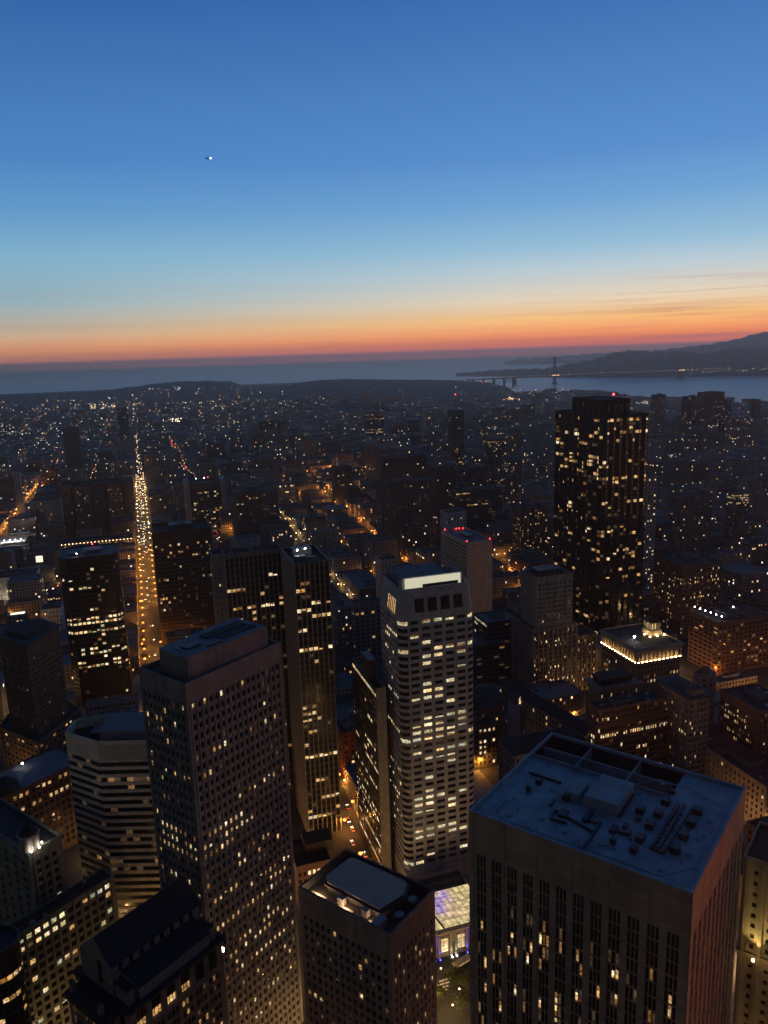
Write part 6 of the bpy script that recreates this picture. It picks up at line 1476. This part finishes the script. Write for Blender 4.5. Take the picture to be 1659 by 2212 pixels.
# lamps down in streets that the towers hide, whose glow still reaches the walls
for (x, y) in ((-20, 330), (-62, 372), (-95, 400), (-60, 300), (-140, 300), (-120, 420), (-170, 400), (60, 330), (110, 300), (110, 360), (160, 380), (150, 330), (190, 400), (-190, 470), (-260, 470), (5, 262), (40, 262), (-118, 245), (-150, 330), (-185, 300), (100, 500), (140, 545), (210, 540), (220, 480), (250, 560), (245, 640), (60, 480), (70, 560), (-15, 440), (90, 260), (120, 250), (130, 215), (112, 196), (122, 190), (106, 204), (130, 300), (160, 300), (185, 350), (225, 400), (235, 450), (255, 500), (200, 600), (240, 600), (170, 560), (120, 590), (90, 620), (60, 640), (180, 660), (280, 620), (300, 570), (145, 450), (100, 410), (190, 510), (-230, 560), (-280, 560), (-320, 640), (-300, 600), (-345, 700), (8, 150), (30, 130), (52, 115), (72, 100), (-28, 212), (-8, 196), (10, 186), (-90, 232), (-68, 212), (-48, 225), (-30, 245), (-22, 268), (-130, 225), (-150, 245), (-165, 262), (-120, 205), (100, 165), (112, 180), (88, 628), (108, 636), (120, 652)):
    if clear(x, y): street_lamp(x, y, 1.0, 'canyon' if hidden((x, y, 9)) else 'orange', 'orange street lamp down between the office towers', 'lamps between the towers')

# ------------------------------------------------------------------ cars
def car_mesh(col, front):
    mb = MB(); m = surf('car paint ' + col[0], col[1], .35, var=.05, spec=.5)
    prof = [(-2.2, .35), (2.2, .35), (2.25, .75), (1.2, .95), (.55, 1.42), (-1.0, 1.45), (-1.75, 1.0), (-2.25, .9)]
    for s_ in (-1, 1): mb.poly([(x, s_ * .86, z) for x, z in (prof if s_ < 0 else prof[::-1])], m)
    for i in range(len(prof)):
        (x0, z0), (x1, z1) = prof[i], prof[(i + 1) % len(prof)]; mm = GL if i in (3, 5) else m
        mb.poly([(x0, .86, z0), (x0, -.86, z0), (x1, -.86, z1), (x1, .86, z1)], mm)
    for x in (-1.35, 1.35):
        for s_ in (-1, 1): mb.tube((x, s_ * .66, .34), (x, s_ * .9, .34), .34, .34, METAL_D, 8)
    hl = glow('headlight', (1, .88, .62), 13); tl = glow('tail light', (1, .06, .03), 7)
    for s_ in (-1, 1): mb.ball((2.26, s_ * .6, .72), .22, hl); mb.ball((-2.26, s_ * .62, .82), .2, tl)
    return mb.mesh('car')
CARS = [car_mesh(c, 1) for c in (('black', (.02, .02, .022)), ('white', (.6, .6, .6)), ('silver', (.3, .3, .31)), ('blue', (.03, .05, .12)), ('red', (.25, .02, .02)))]
rc_ = random.Random(77)
def car(a, b, head, label, group, name='car'):
    x, y = ab(a, b)
    if hidden((x, y, 1.5)) or not clear(x, y): return
    o = bpy.data.objects.new(name, rc_.choice(CARS)); COL.objects.link(o); o.location = (x, y, terrain(x, y) + .02); o.rotation_euler = (0, 0, atan2(U[1], U[0]) + (pi if head else 0)); tag(o, label, 'car', group)
for lane in (-4.4, -1.4, 1.6):
    a = 640 + rc_.random() * 12
    while a < 1550: car(a, -5 + lane, rc_.random() < .88, 'car in the glittering traffic of the lit avenue', 'cars on the lit avenue'); a += rc_.choice((7.5, 9, 13, 20, 32)) * (6 if a < 940 else 4 if a < 1100 else 2.2)
for bs, a0, a1, ph, lab, grp in ((102, 380, 1000, .4, 'car in the narrow street beside the white tower', 'cars in the narrow street'), (209, 600, 1500, .3, 'car on the street right of the finned towers', 'cars on the climbing street'), (-219, 800, 1900, .5, 'car on the slanting street at far left', 'cars on the far left street'), (-112, 700, 1700, .15, 'car on the street behind the huge dark hotel', 'cars behind the hotel'), (102, 1000, 2000, .2, 'car with red tail lights on the climbing street beyond the pale-piered hotel', 'cars beyond the pale-piered hotel')):
    for lane in (-3.6, 0, 3.6):
        a = a0 + rc_.random() * 20
        while a < a1: car(a, bs + lane, rc_.random() < ph, lab, grp); a += rc_.choice((10, 16, 26, 40))
q = P(747, 1690, 0); mb = MB(); me = CARS[1]
tPo = empty('police_car', (q[0], q[1], 0), 'police car with blue and orange roof lights stopped in the narrow street', 'police car'); tPo.rotation_euler = (0, 0, TH)
o = bpy.data.objects.new('body', me); COL.objects.link(o); o.parent = tPo
for dy, gm in ((-.6, glow('blue beacon', (.1, .15, 1), 20)), (.6, glow('orange beacon', (1, .35, .05), 20))):
    mb = MB(); mb.ball((0, dy, 1.9), .55, gm); o = bpy.data.objects.new('beacon', mb.mesh('beacon')); COL.objects.link(o); o.parent = tPo
q = P(997, 2076, 2.5)
tT_ = empty('tram', (q[0], q[1], 0), 'cream-roofed tram stopped on the plaza in front of the columned entrance', 'tram')
def trbox(nm, c, sz, m): mb = MB(); mb.box(c, sz, m, radians(35)); return mb.build(nm, tT_)
trbox('body', (q[0], q[1], .6), (9.5, 2.4, 2.2), surf('green tram paint', (.05, .08, .05))); trbox('roof', (q[0], q[1], 2.82), (9.8, 2.7, .35), surf('cream tram roof', (.6, .5, .28))); trbox('lit_windows', (q[0], q[1], 1.5), (8.6, 2.46, .8), L_WARM); trbox('chassis', (q[0], q[1], .02), (7, 1.8, .57), METAL_D)

# ------------------------------------------------------------------ street trees
def tree(x, y, h, seed, label, group):
    r_ = random.Random(seed); g0 = terrain(x, y); root = empty('street_tree', (x, y, g0), label, 'tree', group)
    mb = MB(); mb.tube((x, y, g0), (x, y, g0 + h * .45), .22, .15, BARK, 6); ends = []
    for k in range(6):
        a = k * 1.05 + r_.random(); e = (x + cos(a) * h * .22, y + sin(a) * h * .22, g0 + h * (.62 + .2 * r_.random())); mb.tube((x, y, g0 + h * .42), e, .11, .04, BARK, 4); ends.append(e)
    mb.build('trunk', root); mb = MB()
    for e in ends + [(x, y, g0 + h * .9)]:
        for _ in range(70):
            p_ = Vector(e) + Vector((r_.gauss(0, h * .10), r_.gauss(0, h * .10), r_.gauss(0, h * .08))); u = Vector((r_.gauss(0, 1), r_.gauss(0, 1), r_.gauss(0, 1))).normalized(); w = u.orthogonal().normalized(); s_ = r_.uniform(.18, .4)
            mb.poly([p_ - u * s_ - w * s_ * .6, p_ + u * s_ - w * s_ * .6, p_ + u * s_ + w * s_ * .6, p_ - u * s_ + w * s_ * .6], GREEN)
    mb.build('crown', root)
for i, (px, py) in enumerate(((992, 2110), (978, 2118), (1006, 2128), (952, 2150), (1000, 2170))):
    q = P(px, py, 4); tree(q[0], q[1], 8 + i % 3, 900 + i, 'lamp-lit street tree on the plaza in front of the white tower', 'trees on the plaza')
for i in range(8): q = ab(655 + i * 26, -5 - 8.2); tree(q[0], q[1], 9, 920 + i, 'street tree on the left pavement of the lit avenue', 'trees along the avenue')

# ------------------------------------------------------------------ the countless small lights of the far city
mb = MB(); rg = random.Random(33)
CL = [glow('far yellow lamp', (1, .76, .42), 5), glow('far orange lamp', (1, .52, .18), 4.5), glow('far white lamp', (1, .93, .8), 5), glow('far red lamp', (1, .08, .06), 4), glow('far green lamp', (.2, 1, .7), 3), glow('far dim yellow lamp', (1, .74, .4), 1.6), glow('far dim orange lamp', (1, .5, .18), 1.5)]
def dot(x, y, z, k=None, s=1.0):
    r = sqrt(x * x + y * y); k = rg.choices(range(7), (3, 3, 1.0, .6, .2, 7, 7))[0] if k is None else k
    R_ = r * .00034 * rg.uniform(.55, 1.35) * s; c = Vector((x, y, z)); a = [c + Vector(v) * R_ for v in ((1, 0, 0), (0, 1, 0), (-1, 0, 0), (0, -1, 0), (0, 0, 1), (0, 0, -1))]
    for i in range(4): mb.poly([a[i], a[(i + 1) % 4], a[4]], CL[k]); mb.poly([a[(i + 1) % 4], a[i], a[5]], CL[k])
n_ = 0
while n_ < 1900:
    r = 900 + 4600 * rg.random() ** 1.15; px = rg.uniform(-40, 1700); tn = (px - CX) / FPX; y = r / sqrt(1 + tn * tn); x = y * tn
    if r > shore(tn) - 150 or market(x, y) < 30: continue
    a, b = toab(x, y)
    if rg.random() < .35: b = -5 + 107 * round((b + 5) / 107) + rg.choice((-7, 7, 0))
    x, y = ab(a, b)
    if r > 3600 and 560 < px < 1060 and rg.random() < .8: continue
    if px > 620 and r > 1500 and rg.random() < .35: continue
    z = max(terrain(x, y), ridge_far(x / y, r) if r > 3000 else 0) + rg.uniform(7, 16); dot(x, y, z); n_ += 1
a = 1120
while a < 1800:                                                   # headlights and shop fronts of the busy upper avenue
    x, y = ab(a, -5 + rg.choice((-9.5, -9.5, 9.5, 9.5, -3, 0, 2, 4)) + rg.uniform(-1.2, 1.2)); dot(x, y, terrain(x, y) + rg.uniform(1, 9), rg.choices((0, 1, 2, 5, 6), (5, 6, 1, 2, 3))[0], rg.choice((.8, 1.0, 1.3, 1.7, 2.5))); a += rg.choice((1.2, 2.2, 4, 9, 16))
a = 1550
while a < 3000:                                                   # the avenue running on to the horizon
    for _ in range(2):
        if rg.random() < (a - 1500) / 1700: continue
        x, y = ab(a, -5 + rg.uniform(-6, 6)); dot(x, y, terrain(x, y) + rg.uniform(1, 8), rg.choices((0, 1, 2, 3), (6, 3, 2, .6))[0], 1.1)
    a += 9 + (a - 1550) * .022
for bs, a0, a1, ks in ((-219, 1900, 3000, (0, 1, 3)), (102, 1900, 2900, (3, 3, 1)), (-112, 1500, 2300, (3, 1, 0))):
    a = a0
    while a < a1: x, y = ab(a, bs + rg.uniform(-5, 5)); dot(x, y, terrain(x, y) + 4, rg.choice(ks)); a += 22
def cluster(x0, x1, y0, y1, n, ks, s=1.0, z=30):
    for _ in range(n):
        px, py = rg.uniform(x0, x1), rg.uniform(y0, y1); q = P(px, py, z); zz = terrain(*q) + 8; q = P(px, py, max(z, zz)); dot(q[0], q[1], max(z, zz), rg.choice(ks), s)
cluster(352, 398, 904, 910, 26, (2, 0), 1.5); cluster(185, 245, 872, 882, 34, (0, 0, 2, 1), 1.2); cluster(110, 165, 858, 866, 22, (0, 1), 1.2, 60); cluster(0, 22, 868, 878, 14, (1, 0), 1.5, 50); cluster(270, 320, 868, 876, 16, (1, 2, 0), 1.0, 40)
cluster(0, 50, 912, 940, 40, (0, 2), .9); cluster(60, 110, 925, 960, 30, (0, 2), .8); cluster(225, 250, 920, 935, 14, (3, 1), 1.1); cluster(370, 395, 960, 985, 14, (3, 3, 1), 1.2); cluster(550, 575, 955, 985, 12, (3, 0), 1.1)
cluster(1085, 1122, 858, 864, 26, (0, 1), 1.1, 4); cluster(930, 965, 822, 826, 10, (0, 2), 1.0, 90); cluster(1030, 1060, 822, 828, 12, (1, 0), .9, 60); cluster(1360, 1400, 866, 871, 16, (0, 2), .8, 5); cluster(320, 345, 834, 842, 8, (2,), .8, 110); cluster(375, 390, 830, 842, 8, (2,), .8, 120); cluster(420, 430, 838, 860, 8, (2, 3), .8, 90)
for px, py in ((1358, 762), (1388, 757)): q = P(px, 800, 0); d = ray(px, py); k = 8300 / sqrt(d.x ** 2 + d.y ** 2); dot(d.x * k, d.y * k, CAMZ + d.z * k, 2, .8)
for k in range(34):
    px = rg.uniform(1480, 1659); py = 808 - (px - 1480) * .05 - abs(rg.gauss(0, 4)); d = ray(px, py); t = 7600 / sqrt(d.x ** 2 + d.y ** 2); dot(d.x * t, d.y * t, CAMZ + d.z * t, rg.choice((0, 1, 2)), .6)
n_ = 0
while n_ < 420:                                                   # the left half of the city is the brighter one
    px = rg.uniform(-20, 640); r = rg.uniform(1600, 4600); tn = (px - CX) / FPX; y = r / sqrt(1 + tn * tn); x = y * tn; dot(x, y, max(terrain(x, y), ridge_far(x / y, r) if r > 3000 else 0) + rg.uniform(8, 18), rg.choices((0, 1, 2, 3, 4, 5, 6), (6, 3, 2, .8, .4, 3, 3))[0], rg.uniform(.7, 1.15)); n_ += 1
stuff(mb.build('distant_city_lights'))
# a long lit pier on the bay
q0_, q1_ = P(1355, 873, 2), P(1443, 869, 2); mb = MB(); m_ = ((q0_[0] + q1_[0]) / 2, (q0_[1] + q1_[1]) / 2); dv = Vector(q1_) - Vector(q0_)
tPi = empty('pier', (m_[0], m_[1], -2), 'long low curved pier on the bay lit by pale lamps', 'pier'); mb.box((m_[0], m_[1], -1.9), (dv.length, 12, 5), CONC, atan2(dv.y, dv.x)); mb.build('deck', tPi)
mb = MB()
for k in range(12): p_ = Vector(q0_) + dv * (k / 11); mb.ball((p_.x, p_.y, 8), 1.6, CL[0])
mb.build('lamps', tPi)['kind'] = 'stuff'

# ------------------------------------------------------------------ dusk haze
hz = bpy.data.materials.new('haze'); hz.use_nodes = True
for n in list(hz.node_tree.nodes): hz.node_tree.nodes.remove(n)
pv = hz.node_tree.nodes.new('ShaderNodeVolumePrincipled'); ho = hz.node_tree.nodes.new('ShaderNodeOutputMaterial')
pv.inputs['Color'].default_value = (1, .92, .86, 1); pv.inputs['Density'].default_value = HAZE_D; pv.inputs['Anisotropy'].default_value = .75
hz.node_tree.links.new(pv.outputs[0], ho.inputs['Volume'])
mb = MB(); mb.box((0, 29000, -16), (116000, 64000, 16 + 502), hz); stuff(mb.build('haze'))
